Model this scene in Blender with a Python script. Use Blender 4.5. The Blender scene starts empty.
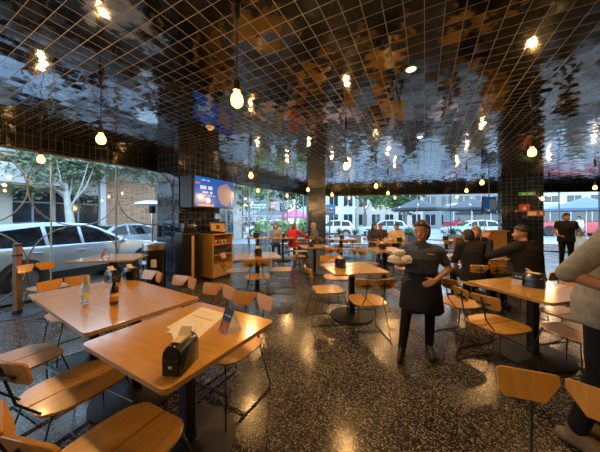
import bpy, bmesh, math, random
from mathutils import Vector, Matrix, Euler
R = math.radians
PI = math.pi
V = Vector
sc = bpy.context.scene
COL = sc.collection
rnd = random.Random(7)

# ------------------------------------------------------------------ materials
def nodes(name):
    m = bpy.data.materials.new(name); m.use_nodes = True
    nt = m.node_tree
    return m, nt, nt.nodes['Principled BSDF']

def N(nt, t, **kw):
    n = nt.nodes.new(t)
    for k, v in kw.items(): setattr(n, k, v)
    return n

def mth(nt, op, a, b=None, c=None):
    n = N(nt, 'ShaderNodeMath', operation=op)
    for i, x in enumerate((a, b, c)):
        if x is None: continue
        if isinstance(x, (int, float)): n.inputs[i].default_value = x
        else: nt.links.new(x, n.inputs[i])
    return n.outputs[0]

def ramp(nt, fac, stops):
    n = N(nt, 'ShaderNodeValToRGB')
    el = n.color_ramp.elements
    while len(el) < len(stops): el.new(0.5)
    for e, (p, c) in zip(el, stops):
        e.position = p; e.color = (*c, 1)
    nt.links.new(fac, n.inputs[0])
    return n.outputs[0]

def shade(c, k): return tuple(min(1, x * k) for x in c)

def plain(name, col, rough=.5, metal=0, var=.12, scale=9, spec=.5, bump=0, trans=0, coat=0, emit=None, es=0):
    m, nt, b = nodes(name)
    tc = N(nt, 'ShaderNodeTexCoord'); no = N(nt, 'ShaderNodeTexNoise')
    no.inputs['Scale'].default_value = scale; no.inputs['Detail'].default_value = 4
    nt.links.new(tc.outputs['Object'], no.inputs['Vector'])
    c = ramp(nt, no.outputs['Fac'], [(.3, shade(col, 1 - var)), (.7, shade(col, 1 + var))])
    nt.links.new(c, b.inputs['Base Color'])
    b.inputs['Roughness'].default_value = rough; b.inputs['Metallic'].default_value = metal
    b.inputs['Specular IOR Level'].default_value = spec
    if trans: b.inputs['Transmission Weight'].default_value = trans
    if coat: b.inputs['Coat Weight'].default_value = coat; b.inputs['Coat Roughness'].default_value = .08
    if bump:
        bp = N(nt, 'ShaderNodeBump'); bp.inputs['Strength'].default_value = bump; bp.inputs['Distance'].default_value = .02
        nt.links.new(no.outputs['Fac'], bp.inputs['Height']); nt.links.new(bp.outputs[0], b.inputs['Normal'])
    if emit:
        b.inputs['Emission Color'].default_value = (*emit, 1); b.inputs['Emission Strength'].default_value = es
    return m

def wood(name, c1, c2, rough=.3, axis=(1, 1, 1), coat=.3, scale=6):
    m, nt, b = nodes(name)
    tc = N(nt, 'ShaderNodeTexCoord'); mp = N(nt, 'ShaderNodeMapping'); mp.inputs['Scale'].default_value = axis
    no = N(nt, 'ShaderNodeTexNoise'); no.inputs['Scale'].default_value = scale; no.inputs['Detail'].default_value = 6
    no.inputs['Distortion'].default_value = .6
    nt.links.new(tc.outputs['Object'], mp.inputs[0]); nt.links.new(mp.outputs[0], no.inputs['Vector'])
    c = ramp(nt, no.outputs['Fac'], [(.35, c1), (.65, c2)])
    nt.links.new(c, b.inputs['Base Color'])
    b.inputs['Roughness'].default_value = rough; b.inputs['Coat Weight'].default_value = coat
    b.inputs['Coat Roughness'].default_value = .12
    return m

def tile(name, size, base, grout, gw=.004, rough=.06, tilt=.02, ior=1.8, var=.5, groutrough=.4):
    """glazed tile grid in object space, every tile set a hair out of true"""
    m, nt, b = nodes(name)
    tc = N(nt, 'ShaderNodeTexCoord'); L = nt.links.new
    dv = N(nt, 'ShaderNodeVectorMath', operation='DIVIDE'); dv.inputs[1].default_value = size
    L(tc.outputs['Object'], dv.inputs[0])
    fl = N(nt, 'ShaderNodeVectorMath', operation='FLOOR'); L(dv.outputs[0], fl.inputs[0])
    fr = N(nt, 'ShaderNodeVectorMath', operation='FRACTION'); L(dv.outputs[0], fr.inputs[0])
    sx = N(nt, 'ShaderNodeSeparateXYZ'); L(fr.outputs[0], sx.inputs[0])
    sn = N(nt, 'ShaderNodeSeparateXYZ'); L(tc.outputs['Normal'], sn.inputs[0])
    mask = None
    for i in range(3):
        f = sx.outputs[i]
        d = mth(nt, 'MULTIPLY', mth(nt, 'MINIMUM', f, mth(nt, 'SUBTRACT', 1.0, f)), size[i])
        on = mth(nt, 'LESS_THAN', d, gw)
        use = mth(nt, 'LESS_THAN', mth(nt, 'ABSOLUTE', sn.outputs[i]), .5)
        v = mth(nt, 'MULTIPLY', on, use)
        mask = v if mask is None else mth(nt, 'MAXIMUM', mask, v)
    # flatten the cell index along the face normal so it does not flicker
    hf = N(nt, 'ShaderNodeVectorMath', operation='ADD'); hf.inputs[1].default_value = (.5, .5, .5); L(fl.outputs[0], hf.inputs[0])
    wn = N(nt, 'ShaderNodeTexWhiteNoise', noise_dimensions='3D'); L(hf.outputs[0], wn.inputs['Vector'])
    mix = N(nt, 'ShaderNodeMix', data_type='RGBA'); L(mask, mix.inputs[0])
    cr = ramp(nt, wn.outputs['Value'], [(0, shade(base, 1 - var)), (1, shade(base, 1 + var))])
    L(cr, mix.inputs[6]); mix.inputs[7].default_value = (*grout, 1)
    L(mix.outputs[2], b.inputs['Base Color'])
    rr = N(nt, 'ShaderNodeMix', data_type='FLOAT'); L(mask, rr.inputs[0]); rr.inputs[2].default_value = rough; rr.inputs[3].default_value = groutrough
    L(rr.outputs[0], b.inputs['Roughness'])
    b.inputs['IOR'].default_value = ior
    L(mth(nt, 'SUBTRACT', .5, mth(nt, 'MULTIPLY', mask, .4)), b.inputs['Specular IOR Level'])
    g = N(nt, 'ShaderNodeNewGeometry')
    s1 = N(nt, 'ShaderNodeVectorMath', operation='SUBTRACT'); L(wn.outputs['Color'], s1.inputs[0]); s1.inputs[1].default_value = (.5, .5, .5)
    # gentle waviness inside each tile
    no = N(nt, 'ShaderNodeTexNoise'); no.inputs['Scale'].default_value = 13; no.inputs['Detail'].default_value = 1; L(tc.outputs['Object'], no.inputs['Vector'])
    s2 = N(nt, 'ShaderNodeVectorMath', operation='SUBTRACT'); L(no.outputs['Color'], s2.inputs[0]); s2.inputs[1].default_value = (.5, .5, .5)
    ad = N(nt, 'ShaderNodeVectorMath', operation='ADD'); L(s1.outputs[0], ad.inputs[0]); L(s2.outputs[0], ad.inputs[1])
    sca = N(nt, 'ShaderNodeVectorMath', operation='SCALE'); L(ad.outputs[0], sca.inputs[0]); sca.inputs['Scale'].default_value = tilt
    a2 = N(nt, 'ShaderNodeVectorMath', operation='ADD'); L(g.outputs['Normal'], a2.inputs[0]); L(sca.outputs[0], a2.inputs[1])
    nn = N(nt, 'ShaderNodeVectorMath', operation='NORMALIZE'); L(a2.outputs[0], nn.inputs[0])
    L(nn.outputs[0], b.inputs['Normal'])
    return m

def terrazzo():
    m, nt, b = nodes('terrazzo'); L = nt.links.new
    tc = N(nt, 'ShaderNodeTexCoord')
    no = N(nt, 'ShaderNodeTexNoise'); no.inputs['Scale'].default_value = 30; L(tc.outputs['Object'], no.inputs['Vector'])
    sc_ = N(nt, 'ShaderNodeVectorMath', operation='SCALE'); L(no.outputs['Color'], sc_.inputs[0]); sc_.inputs['Scale'].default_value = .018
    ad = N(nt, 'ShaderNodeVectorMath', operation='ADD'); L(tc.outputs['Object'], ad.inputs[0]); L(sc_.outputs[0], ad.inputs[1])
    v = N(nt, 'ShaderNodeTexVoronoi', voronoi_dimensions='2D'); v.inputs['Scale'].default_value = 115; L(ad.outputs[0], v.inputs['Vector'])
    hs = N(nt, 'ShaderNodeSeparateColor'); L(v.outputs['Color'], hs.inputs[0])
    col = ramp(nt, hs.outputs[0], [(0, (.010, .009, .009)), (.55, (.026, .023, .020)), (.63, (.09, .077, .063)), (.82, (.24, .205, .165)), (1, (.46, .41, .34))])
    e = N(nt, 'ShaderNodeTexVoronoi', voronoi_dimensions='2D', feature='DISTANCE_TO_EDGE'); e.inputs['Scale'].default_value = 115; L(ad.outputs[0], e.inputs['Vector'])
    ed = mth(nt, 'GREATER_THAN', e.outputs[0], .10)
    mx = N(nt, 'ShaderNodeMix', data_type='RGBA'); L(ed, mx.inputs[0]); mx.inputs[6].default_value = (.022, .019, .016, 1); L(col, mx.inputs[7])
    L(mx.outputs[2], b.inputs['Base Color'])
    n2 = N(nt, 'ShaderNodeTexNoise'); n2.inputs['Scale'].default_value = 2.2; n2.inputs['Detail'].default_value = 5; L(tc.outputs['Object'], n2.inputs['Vector'])
    mr = N(nt, 'ShaderNodeMapRange'); L(n2.outputs['Fac'], mr.inputs[0]); mr.inputs[1].default_value = .3; mr.inputs[2].default_value = .7; mr.inputs[3].default_value = .14; mr.inputs[4].default_value = .3
    L(mr.outputs[0], b.inputs['Roughness']); b.inputs['Specular IOR Level'].default_value = .38
    return m

def glass(name, tint=(.93, .98, .97), rough=0.0, k=1.0):
    m = bpy.data.materials.new(name); m.use_nodes = True; nt = m.node_tree; nt.nodes.clear()
    o = N(nt, 'ShaderNodeOutputMaterial'); t = N(nt, 'ShaderNodeBsdfTransparent'); g = N(nt, 'ShaderNodeBsdfGlossy')
    t.inputs[0].default_value = (*tint, 1); g.inputs['Roughness'].default_value = rough
    f = N(nt, 'ShaderNodeFresnel'); gg = N(nt, 'ShaderNodeNewGeometry')
    nt.links.new(mth(nt, 'SUBTRACT', 1.45, mth(nt, 'MULTIPLY', gg.outputs['Backfacing'], 1.45 - 1 / 1.45)), f.inputs[0])
    mx = N(nt, 'ShaderNodeMixShader'); nt.links.new(mth(nt, 'MULTIPLY', f.outputs[0], k), mx.inputs[0])
    nt.links.new(t.outputs[0], mx.inputs[1]); nt.links.new(g.outputs[0], mx.inputs[2]); nt.links.new(mx.outputs[0], o.inputs[0])
    return m

def leafmat(name, c1, c2):
    m, nt, b = nodes(name); g = N(nt, 'ShaderNodeObjectInfo')
    tc = N(nt, 'ShaderNodeTexCoord'); no = N(nt, 'ShaderNodeTexNoise'); no.inputs['Scale'].default_value = 3.5; no.inputs['Detail'].default_value = 5
    nt.links.new(tc.outputs['Object'], no.inputs['Vector'])
    nt.links.new(ramp(nt, no.outputs['Fac'], [(.3, c1), (.7, c2)]), b.inputs['Base Color'])
    b.inputs['Roughness'].default_value = .55
    return m

# ------------------------------------------------------------------ mesh kit
class MB:
    def __init__(s): s.bm = bmesh.new()
    def _x(s, geom, M):
        bmesh.ops.transform(s.bm, matrix=M, verts=geom); return geom
    def box(s, c, d, rz=0, rx=0, ry=0, bev=0, seg=1):
        g = bmesh.ops.create_cube(s.bm, size=1)['verts']
        M = Matrix.Translation(V(c)) @ Euler((rx, ry, rz)).to_matrix().to_4x4() @ Matrix.Diagonal((*d, 1))
        s._x(g, M)
        if bev:
            es = list({e for v in g for e in v.link_edges})
            bmesh.ops.bevel(s.bm, geom=es, offset=bev, segments=seg, affect='EDGES', profile=.6)
        return s
    def tube(s, pts, r, n=8, cap=True, closed=False):
        pts = [V(p) for p in pts]; rings = []; m = len(pts); prev = None
        for i, p in enumerate(pts):
            if closed: t = (pts[(i + 1) % m] - pts[i - 1])
            elif i == 0: t = pts[1] - p
            elif i == m - 1: t = p - pts[i - 1]
            else: t = (pts[i + 1] - p).normalized() + (p - pts[i - 1]).normalized()
            if t.length < 1e-9: t = V((0, 0, 1))
            t.normalize()
            if prev is None:
                a = V((0, 0, 1)) if abs(t.z) < .9 else V((1, 0, 0)); x = t.cross(a).normalized()
            else:
                x = prev - t * prev.dot(t)
                x = x.normalized() if x.length > 1e-6 else t.orthogonal().normalized()
            prev = x; y = t.cross(x)
            rr = r[i] if isinstance(r, (list, tuple)) else r
            rings.append([s.bm.verts.new(p + (x * math.cos(2 * PI * k / n) + y * math.sin(2 * PI * k / n)) * rr) for k in range(n)])
        rng = range(m) if closed else range(m - 1)
        for i in rng:
            a, b = rings[i], rings[(i + 1) % m]
            for k in range(n):
                s.bm.faces.new((a[k], a[(k + 1) % n], b[(k + 1) % n], b[k]))
        if cap and not closed:
            s.bm.faces.new(rings[0][::-1]); s.bm.faces.new(rings[-1])
        return s
    def lathe(s, prof, n=24, c=(0, 0, 0), M=None):
        """prof: list of (r, z)"""
        rings = []; c = V(c); T = M or Matrix.Identity(4)
        for r, z in prof:
            if r < 1e-5: rings.append([s.bm.verts.new(c + T @ V((0, 0, z)))])
            else: rings.append([s.bm.verts.new(c + T @ V((r * math.cos(2 * PI * k / n), r * math.sin(2 * PI * k / n), z))) for k in range(n)])
        for a, b in zip(rings, rings[1:]):
            if len(a) == 1 and len(b) == 1: continue
            for k in range(n):
                j = (k + 1) % n
                if len(a) == 1: s.bm.faces.new((a[0], b[j], b[k]))
                elif len(b) == 1: s.bm.faces.new((a[k], a[j], b[0]))
                else: s.bm.faces.new((a[k], a[j], b[j], b[k]))
        if len(rings[0]) > 1: s.bm.faces.new(rings[0][::-1])
        if len(rings[-1]) > 1: s.bm.faces.new(rings[-1])
        return s
    def prism(s, poly, z0, z1, M=None, bev=0, seg=1):
        """poly in xy extruded z0..z1, then matrix M"""
        M = M or Matrix.Identity(4)
        a = [s.bm.verts.new(M @ V((x, y, z0))) for x, y in poly]; b = [s.bm.verts.new(M @ V((x, y, z1))) for x, y in poly]
        n = len(poly)
        fs = [s.bm.faces.new(a[::-1]), s.bm.faces.new(b)]
        for k in range(n): fs.append(s.bm.faces.new((a[k], a[(k + 1) % n], b[(k + 1) % n], b[k])))
        if bev:
            es = list({e for f in fs[:2] for e in f.edges})
            bmesh.ops.bevel(s.bm, geom=es, offset=bev, segments=seg, affect='EDGES', profile=.6)
        return s
    def ball(s, c, r, sx=1, sy=1, sz=1, u=14, v=10, M=None):
        g = bmesh.ops.create_uvsphere(s.bm, u_segments=u, v_segments=v, radius=1)['verts']
        T = Matrix.Translation(V(c)) @ (M or Matrix.Identity(4)) @ Matrix.Diagonal((r * sx, r * sy, r * sz, 1))
        s._x(g, T); return s
    def caps(s, a, b, ra, rb, n=12):
        """tapered capsule"""
        a, b = V(a), V(b); d = b - a
        if d.length < 1e-6: return s.ball(a, ra)
        q = d.to_track_quat('Z', 'Y').to_matrix().to_4x4(); L = d.length
        prof = []
        for i in range(5): t = -PI / 2 + PI / 2 * i / 4; prof.append((ra * math.cos(t), ra * math.sin(t)))
        for i in range(5): t = PI / 2 * i / 4; prof.append((rb * math.cos(t), L + rb * math.sin(t)))
        prof[0] = (0, -ra); prof[-1] = (0, L + rb)
        return s.lathe(prof, n, a, q)
    def loft(s, rings, n=18, side=(1, 0, 0)):
        """rings: (center, rx, ry) stacked; side = lateral axis"""
        rs = []; side = V(side).normalized()
        for i, (c, rx, ry) in enumerate(rings):
            c = V(c)
            p0 = V(rings[max(0, i - 1)][0]); p1 = V(rings[min(len(rings) - 1, i + 1)][0])
            t = (p1 - p0).normalized(); x = (side - t * side.dot(t)).normalized(); y = t.cross(x)
            rs.append([s.bm.verts.new(c + x * rx * math.cos(2 * PI * k / n) + y * ry * math.sin(2 * PI * k / n)) for k in range(n)])
        for a, b in zip(rs, rs[1:]):
            for k in range(n): s.bm.faces.new((a[k], a[(k + 1) % n], b[(k + 1) % n], b[k]))
        s.bm.faces.new(rs[0][::-1]); s.bm.faces.new(rs[-1])
        return s
    def quad(s, *p):
        s.bm.faces.new([s.bm.verts.new(V(x)) for x in p]); return s
    def mesh(s, name, smooth=None, fix=True):
        if fix: bmesh.ops.recalc_face_normals(s.bm, faces=s.bm.faces[:])
        me = bpy.data.meshes.new(name); s.bm.to_mesh(me); s.bm.free()
        if smooth is not None:
            me.shade_smooth()
            if smooth < 180: me.set_sharp_from_angle(angle=R(smooth))
        return me

def link(name, me, m, parent=None, label=None):
    if m is not None:
        me.materials.clear()
        for x in (m if isinstance(m, (list, tuple)) else [m]): me.materials.append(x)
    o = bpy.data.objects.new(name, me); COL.objects.link(o)
    if parent: o.parent = parent
    if label: o['label'] = label
    return o

def part(name, mb, m, parent=None, smooth=35, label=None, fix=True):
    return link(name, mb.mesh(name, smooth, fix), m, parent, label)

def remesh(mb, vox, smooth=2, name='form'):
    me = mb.mesh(name); o = bpy.data.objects.new(name, me); COL.objects.link(o)
    md = o.modifiers.new('r', 'REMESH'); md.mode = 'VOXEL'; md.voxel_size = vox
    if smooth:
        s = o.modifiers.new('s', 'SMOOTH'); s.iterations = smooth; s.factor = .5
    dg = bpy.context.evaluated_depsgraph_get(); dg.update()
    out = bpy.data.meshes.new_from_object(o.evaluated_get(dg))
    bpy.data.objects.remove(o); bpy.data.meshes.remove(me)
    out.shade_smooth(); return out

def tag(o, label, cat, group=None, kind=None):
    o['label'] = label; o['category'] = cat
    if group: o['group'] = group
    if kind: o['kind'] = kind
    return o

def thing(name, label, cat, loc=(0, 0, 0), rz=0, group=None):
    o = bpy.data.objects.new(name, None); COL.objects.link(o); o.empty_display_size = .2
    o.location = loc; o.rotation_euler = (0, 0, rz)
    return tag(o, label, cat, group)

def struct(name, mb, m, loc=(0, 0, 0), rz=0, smooth=35, label=None):
    o = part(name, mb, m, None, smooth); o.location = loc; o.rotation_euler = (0, 0, rz); o['kind'] = 'structure'
    if label: o['label'] = label
    return o

def kids(o): return [c for c in COL.objects if c.parent == o]

def copy_tree(o, parent=None):
    c = o.copy(); COL.objects.link(c); c.parent = parent
    for ch in kids(o): copy_tree(ch, c)
    return c

def place(proto, used, loc, rz, label, group=None):
    """first call moves the prototype itself, later calls copy it with its parts"""
    if proto.get('_used'): o = copy_tree(proto)
    else: o = proto; o['_used'] = 1
    o.location = loc; o.rotation_euler = (0, 0, rz); o['label'] = label
    if group: o['group'] = group
    elif 'group' in o: del o['group']
    return o

def facing(dx, dy): return math.atan2(-dx, dy)      # rz that turns local +Y to (dx, dy)

H = 1.5                                              # eye height; camera stands at (0, 0, 1.5) looking along +Y
TH = R(-27.4)                                        # the ceiling grid and columns run this way
u2 = V((math.sin(-TH), math.cos(-TH), 0)); v2 = V((math.cos(-TH), -math.sin(-TH), 0))
W0 = V((-5.07, 4.05, 0)); wd = V((.545, .838, 0)).normalized(); WA = facing(wd.x, wd.y)   # window wall on the left
# ------------------------------------------------------------------ material set
M = {}
M['table'] = wood('varnished_oak', (.50, .258, .040), (.60, .325, .062), .2, (1, 7, 1), .6, 5)
M['edge'] = wood('ply_edge', (.36, .20, .08), (.5, .32, .15), .4, (1, 1, 20), .1, 5)
M['chairwood'] = wood('chair_ply', (.48, .225, .034), (.58, .295, .055), .32, (7, 1, 1), .3, 5)
M['cabwood'] = wood('cabinet_oak', (.50, .28, .09), (.62, .37, .14), .4, (8, 8, 1), .1, 3)
M['postwood'] = wood('post_wood', (.20, .10, .05), (.32, .17, .09), .45, (9, 9, 1), .1, 3)
M['black'] = plain('black_metal', (.012, .012, .013), .42, .0, .2)
M['blackgloss'] = plain('black_plastic', (.010, .010, .011), .18, 0, .2)
M['darkplate'] = plain('cast_base', (.006, .006, .007), .6, 0, .2, 14)
M['steel'] = plain('brushed_steel', (.55, .56, .57), .3, 1, .08)
M['ringsteel'] = plain('ring_steel', (.20, .22, .24), .4, .4, .08)
M['white'] = plain('white_paper', (.72, .70, .67), .7, 0, .05)
M['kraft'] = plain('kraft_paper', (.70, .56, .38), .7, 0, .06)
M['cream'] = plain('cream_paint', (.74, .66, .53), .6, 0, .05)
M['brass'] = plain('brass_socket', (.10, .07, .03), .35, .7, .1)
M['ceil'] = tile('black_glazed_ceiling_tile', (.14, .128, .15), (.0035, .0036, .004), (.12, .12, .122), .0026, .06, .05, 2.05, .5, .6)
M['blacktile'] = tile('black_glazed_wall_tile', (.10, .10, .20), (.006, .007, .009), (.035, .036, .04), .003, .08, .04, 1.8)
M['coltile'] = tile('column_tile', (.15, .15, .15), (.011, .018, .032), (.05, .058, .07), .004, .06, .03, 2.0)
M['bluetile'] = tile('blue_black_brick_tile', (.24, .24, .09), (.022, .042, .085), (.08, .10, .14), .004, .22, .05, 1.6)
M['terrazzo'] = terrazzo()
M['glass'] = glass('window_glass')
M['glassedge'] = plain('glass_edge', (.34, .50, .52), .15, 0, .1)
M['bottle'] = glass('bottle_glass', (.86, .93, .92), .02, 2.2)
bm_ = bpy.data.materials.new('warm_bulb'); bm_.use_nodes = True; nt_ = bm_.node_tree; nt_.nodes.clear()
o_ = N(nt_, 'ShaderNodeOutputMaterial'); t_ = N(nt_, 'ShaderNodeBsdfTransparent'); e_ = N(nt_, 'ShaderNodeEmission'); a_ = N(nt_, 'ShaderNodeAddShader')
e_.inputs[0].default_value = (1.0, .56, .15, 1); e_.inputs[1].default_value = 3.2; t_.inputs[0].default_value = (.75, .72, .65, 1)
nt_.links.new(t_.outputs[0], a_.inputs[0]); nt_.links.new(e_.outputs[0], a_.inputs[1]); nt_.links.new(a_.outputs[0], o_.inputs[0])
M['bulb'] = bm_
M['downlight'] = plain('downlight_lens', (1, .9, .8), .3, 0, 0, emit=(1.0, .80, .60), es=30)

# ------------------------------------------------------------------ setting
fl = MB(); fl.box((2.5, 4.5, -.05), (26, 20, .1)); struct('floor', fl, M['terrazzo'], label='dark polished terrazzo floor with pale chips')
CZ = 3.09; HZ = 2.75
def wp(s, off=0):                                    # point along the left window wall, off = into the room
    return W0 + wd * s + V((wd.y, -wd.x, 0)) * off
corner = wp(10.05); P1 = V((.9, 13.1, 0)); bd = V((.982, -.187, 0)).normalized(); BA = math.atan2(bd.y, bd.x)
P2 = P1 + bd * 14.6
start = wp(-9.0)
# ceiling slab, its object axes turned to the tile grid
me = MB(); Rz = Matrix.Rotation(-TH, 4, 'Z')
poly = [start + V((0, 0, 0)), V((15.0, -3.5, 0)), P2, P1 + V((.0, .1, 0)), corner + V((-.1, .2, 0))]
me.prism([tuple((Rz @ p).xy) for p in poly], CZ, CZ + .12)
ce = struct('ceiling', me, M['ceil'], rz=TH, label='glossy black tiled ceiling')
# header bands above the glazing
hb = MB(); L = 19.1; hb.box((0, L / 2 - 9.05, (HZ + CZ) / 2), (.22, L, CZ - HZ)); struct('wall_left', hb, M['blacktile'], W0 + V((-.06, 0, 0)), WA, label='black tiled header over the left windows')
hb = MB(); hb.box((7.3, 0, (HZ + CZ) / 2), (14.6, .25, CZ - HZ)); struct('wall_back', hb, M['blacktile'], P1, BA, label='black tiled header over the far windows')
rw = MB(); rw.box((2.6, -3.6, CZ / 2), (25.5, .2, CZ)); struct('wall_rear', rw, M['blacktile'])  # unseen wall behind the camera, added to keep the interior dark
rw = MB(); rw.box((15.1, 3.4, CZ / 2), (.2, 14.2, CZ)); struct('wall_right', rw, M['blacktile'])  # unseen side wall, likewise added for interior darkness
# corner pillar in blue brick tile
cp = MB(); cp.box((.46, .2, CZ / 2), (.92, .8, CZ)); struct('trim_1', cp, M['bluetile'], V((.38, 12.35, 0)), R(4), label='blue brick-tiled corner pillar')
# the column that carries the screen
C0 = V((-2.78, 5.5, 0)); kc = MB(); kc.box((-.4, .62, CZ / 2), (.8, 1.24, CZ)); struct('trim_2', kc, M['coltile'], C0, TH, label='dark tiled column behind the screen')
# the right-hand column
rc = MB(); rc.box((0, .3, CZ / 2), (1.16, .6, CZ)); struct('trim_3', rc, M['coltile'], V((8.10, 8.75, 0)), TH, label='black tiled column with signs')

def window(name, org, rz, s0, s1, n, mull_w=.012, frame=True, heavy=()):
    root = bpy.data.objects.new(name, None); COL.objects.link(root); root.location = org; root.rotation_euler = (0, 0, rz); root['kind'] = 'structure'
    step = (s1 - s0) / n
    for i in range(n):
        a = s0 + step * i; g = MB(); g.box((0, a + step / 2, HZ / 2), (.012, step - .02, HZ - .02)); part('pane', g, M['glass'], root)
    for i in range(n + 1):
        a = s0 + step * i; g = MB(); g.box((0, a, HZ / 2), (.05, .02, HZ)); part('mullion', g, M['glassedge'] if i % 2 else M['ringsteel'], root)
    f = MB(); f.box((0, (s0 + s1) / 2, .02), (.06, s1 - s0, .04)); f.box((0, (s0 + s1) / 2, HZ - .015), (.06, s1 - s0, .03)); part('window_frame', f, M['black'], root)
    return root
window('window_1', W0, WA, -4.6, 10.0, 14)
window('window_2', P1, BA - PI / 2, .6, 14.2, 9)
# round steel hoops welded into a screen along the left glazing
rs = thing('metal_ring_screen', 'screen of large round steel hoops along the left street windows', 'screen', wp(0, .10), WA)
hr = .672
for i in range(-2, 5):
    for k in range(2):
        cy = -.37 + i * 2 * hr; cz = hr + .02 + k * 2 * hr
        t = MB(); t.tube([(0, cy + hr * math.cos(a * PI / 24), cz + hr * math.sin(a * PI / 24)) for a in range(48)], .011, 6, closed=True)
        part('hoop', t, M['ringsteel'], rs, 180)
# ------------------------------------------------------------------ tables
def make_table(w=.83, d=.83, posts=(0,), h=.755, leaf=False, name='cafe_table', label='x'):
    t = thing(name, label, 'table')
    def rrect(w, d, c): return [(sx * (w/2 - c) + c * math.cos(R(a0 + k * 22.5)), sy * (d/2 - c) + c * math.sin(R(a0 + k * 22.5))) for sx, sy, a0 in ((1, 1, 0), (-1, 1, 90), (-1, -1, 180), (1, -1, 270)) for k in range(5)]
    x0 = 0
    if leaf:
        x0 = .14
        b = MB(); b.prism([(x - w/2 + .135, y) for x, y in rrect(.27, d, .03)], h - .026, h, bev=.003); part('table_leaf', b, M['table'], t)
    ww = w - (.276 if leaf else 0)
    b = MB(); b.prism([(x + (.138 if leaf else 0), y) for x, y in rrect(ww, d, .035)], h - .006, h, bev=.002); part('tabletop', b, M['table'], t)
    b = MB(); b.prism([(x + (.138 if leaf else 0), y) for x, y in rrect(ww - .004, d - .004, .035)], h - .028, h - .006); part('top_edge', b, M['edge'], t)
    for x in posts:
        b = MB(); b.box((x, 0, (h - .03) / 2 + .01), (.075, .075, h - .05), bev=.006); part('post', b, M['black'], t)
        b = MB(); b.lathe([(.31, 0), (.31, .018), (.295, .026), (.09, .036), (.06, .05), (.06, .06)], 40, (x, 0, 0)); part('base', b, M['darkplate'], t)
        b = MB(); b.box((x, 0, h - .036), (.36, .06, .014)); b.box((x, 0, h - .036), (.06, .36, .014)); part('bracket', b, M['black'], t)
    return t

def make_chair():
    """two-plank seat, two-plate winged back, black wire sled frame; faces +Y"""
    t = thing('dining_chair', 'x', 'chair')
    zt = .455
    for s in (-1, 1):
        b = MB()
        pl = [(.005, -.235), (.12, -.235), (.155, -.225), (.198, -.175), (.212, -.14), (.224, .0), (.218, .11), (.206, .15), (.165, .20), (.13, .215), (.005, .215)]
        b.prism([(s * x, y) for x, y in pl], zt - .016, zt, bev=.003)
        part('seat_plank', b, M['chairwood'], t)
    for s in (-1, 1):
        # wing plate: inner lower corner cut away, outer end swept forward
        b = MB()
        pl = [(.006, .055), (.006, .022), (.068, -.062), (.215, -.062), (.238, -.045), (.238, .05), (.224, .062), (.015, .062)]
        q = Matrix.Translation((0, -.352, .735)) @ Matrix.Rotation(s * R(14), 4, 'Z') @ Matrix.Rotation(R(90 + 14), 4, 'X')
        b.prism([(s * x, y) for x, y in pl], -.007, .007, q, bev=.002)
        part('backrest_plate', b, M['chairwood'], t)
    r = .0062
    for s in (-1, 1):
        b = MB(); b.tube([(s * .15, .19, zt - .02), (s * .20, .235, .25), (s * .215, .25, .012), (s * .215, .10, .008), (s * .215, -.28, .008), (s * .20, -.30, .03), (s * .16, -.19, zt - .03), (s * .15, -.10, zt - .02)], r, 7)
        part('leg_frame', b, M['black'], t, 180)
        b = MB(); b.tube([(s * .15, -.05, zt - .022), (s * .13, -.20, zt - .025), (s * .11, -.305, .56), (s * .105, -.340, .70), (s * .10, -.356, .775)], r, 7)
        b.box((s * .11, -.341, .72), (.11, .02, .014), rz=s * R(14)); part('back_support', b, M['black'], t)
    b = MB(); b.tube([(-.15, .17, zt - .022), (.15, .17, zt - .022)], r, 7); b.tube([(-.15, -.12, zt - .022), (.15, -.12, zt - .022)], r, 7); part('seat_bracket', b, M['black'], t)
    b = MB(); b.tube([(-.213, .05, .012), (.213, .05, .012)], r, 7); part('crossbar', b, M['black'], t)
    b = MB(); b.tube([(-.20, .215, .24), (.20, .215, .24)], r, 7); part('crossbar', b, M['black'], t)
    return t

# (name, x, y, rot, w, d, label) ------------------------------------------------
NT = make_table(label='square varnished oak cafe table nearest the camera, with paper menu, tent card and napkin dispenser')
NT.location = (-.7495, 1.60, 0); NT.rotation_euler.z = R(-29)
LT = make_table(1.49, .84, (-.45, .45), .765, True, 'long_cafe_table', 'long varnished oak table holding a clear bottle and a brown sauce bottle')
LT.location = (-1.79, 2.285, 0); LT.rotation_euler.z = R(-32)
TP = make_table(.78, .78, (0,), .75)
TB = 'square tables around the room'
def table(x, y, rot, label, sx=1, sy=1, h=1):
    o = place(TP, None, (x, y, 0), R(rot), label, TB); o.scale = (sx, sy, h); return o
table(.80, 3.72, 10, 'square oak table in the middle of the floor, left of the waitress', 1.06, 1.06)
table(2.56, 2.64, 15.5, 'square oak table with white-lit corner beside the man in grey on the right', 1.16, 1.04)
table(-3.50, 4.50, 11, 'pale lit square table against the left street glazing', 1.28, 1.12, 1.05)
table(-.88, 4.93, 14, 'square oak table just right of the oak drinks cabinet', 1.15, 1.1)
table(.40, 6.65, 12, 'square table left of centre between the middle table and the corner pillar', 1.0, 1.0)
table(1.57, 9.2, 10, 'far square table in front of the corner pillar right side, black dispenser on it', 1.45, 1.1)
table(2.1, 6.0, 11, 'square oak table directly behind the middle table, half behind the waitress', 1.2, 1.1)
table(2.95, 8.05, 9, 'far table where the dark-haired woman and man in white shirt sit', 1.5, 1.05)
table(5.3, 8.7, 8, 'far table right of the waitress near the wooden railing', 1.2, 1.0)
table(3.42, 4.78, 12, 'table shared by the blonde woman and the two diners in black', 1.2, 1.0)
table(-1.50, 8.55, 5, 'raised table by the left back window, the left of the pair', 1.05, .9, 1.12)
table(-.62, 8.62, 5, 'raised table by the left back window, the right of the pair', 1.05, .9, 1.12)
table(.12, 9.45, 8, 'far table where the person in red sits beside the corner pillar', 1.0, .9)

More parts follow.
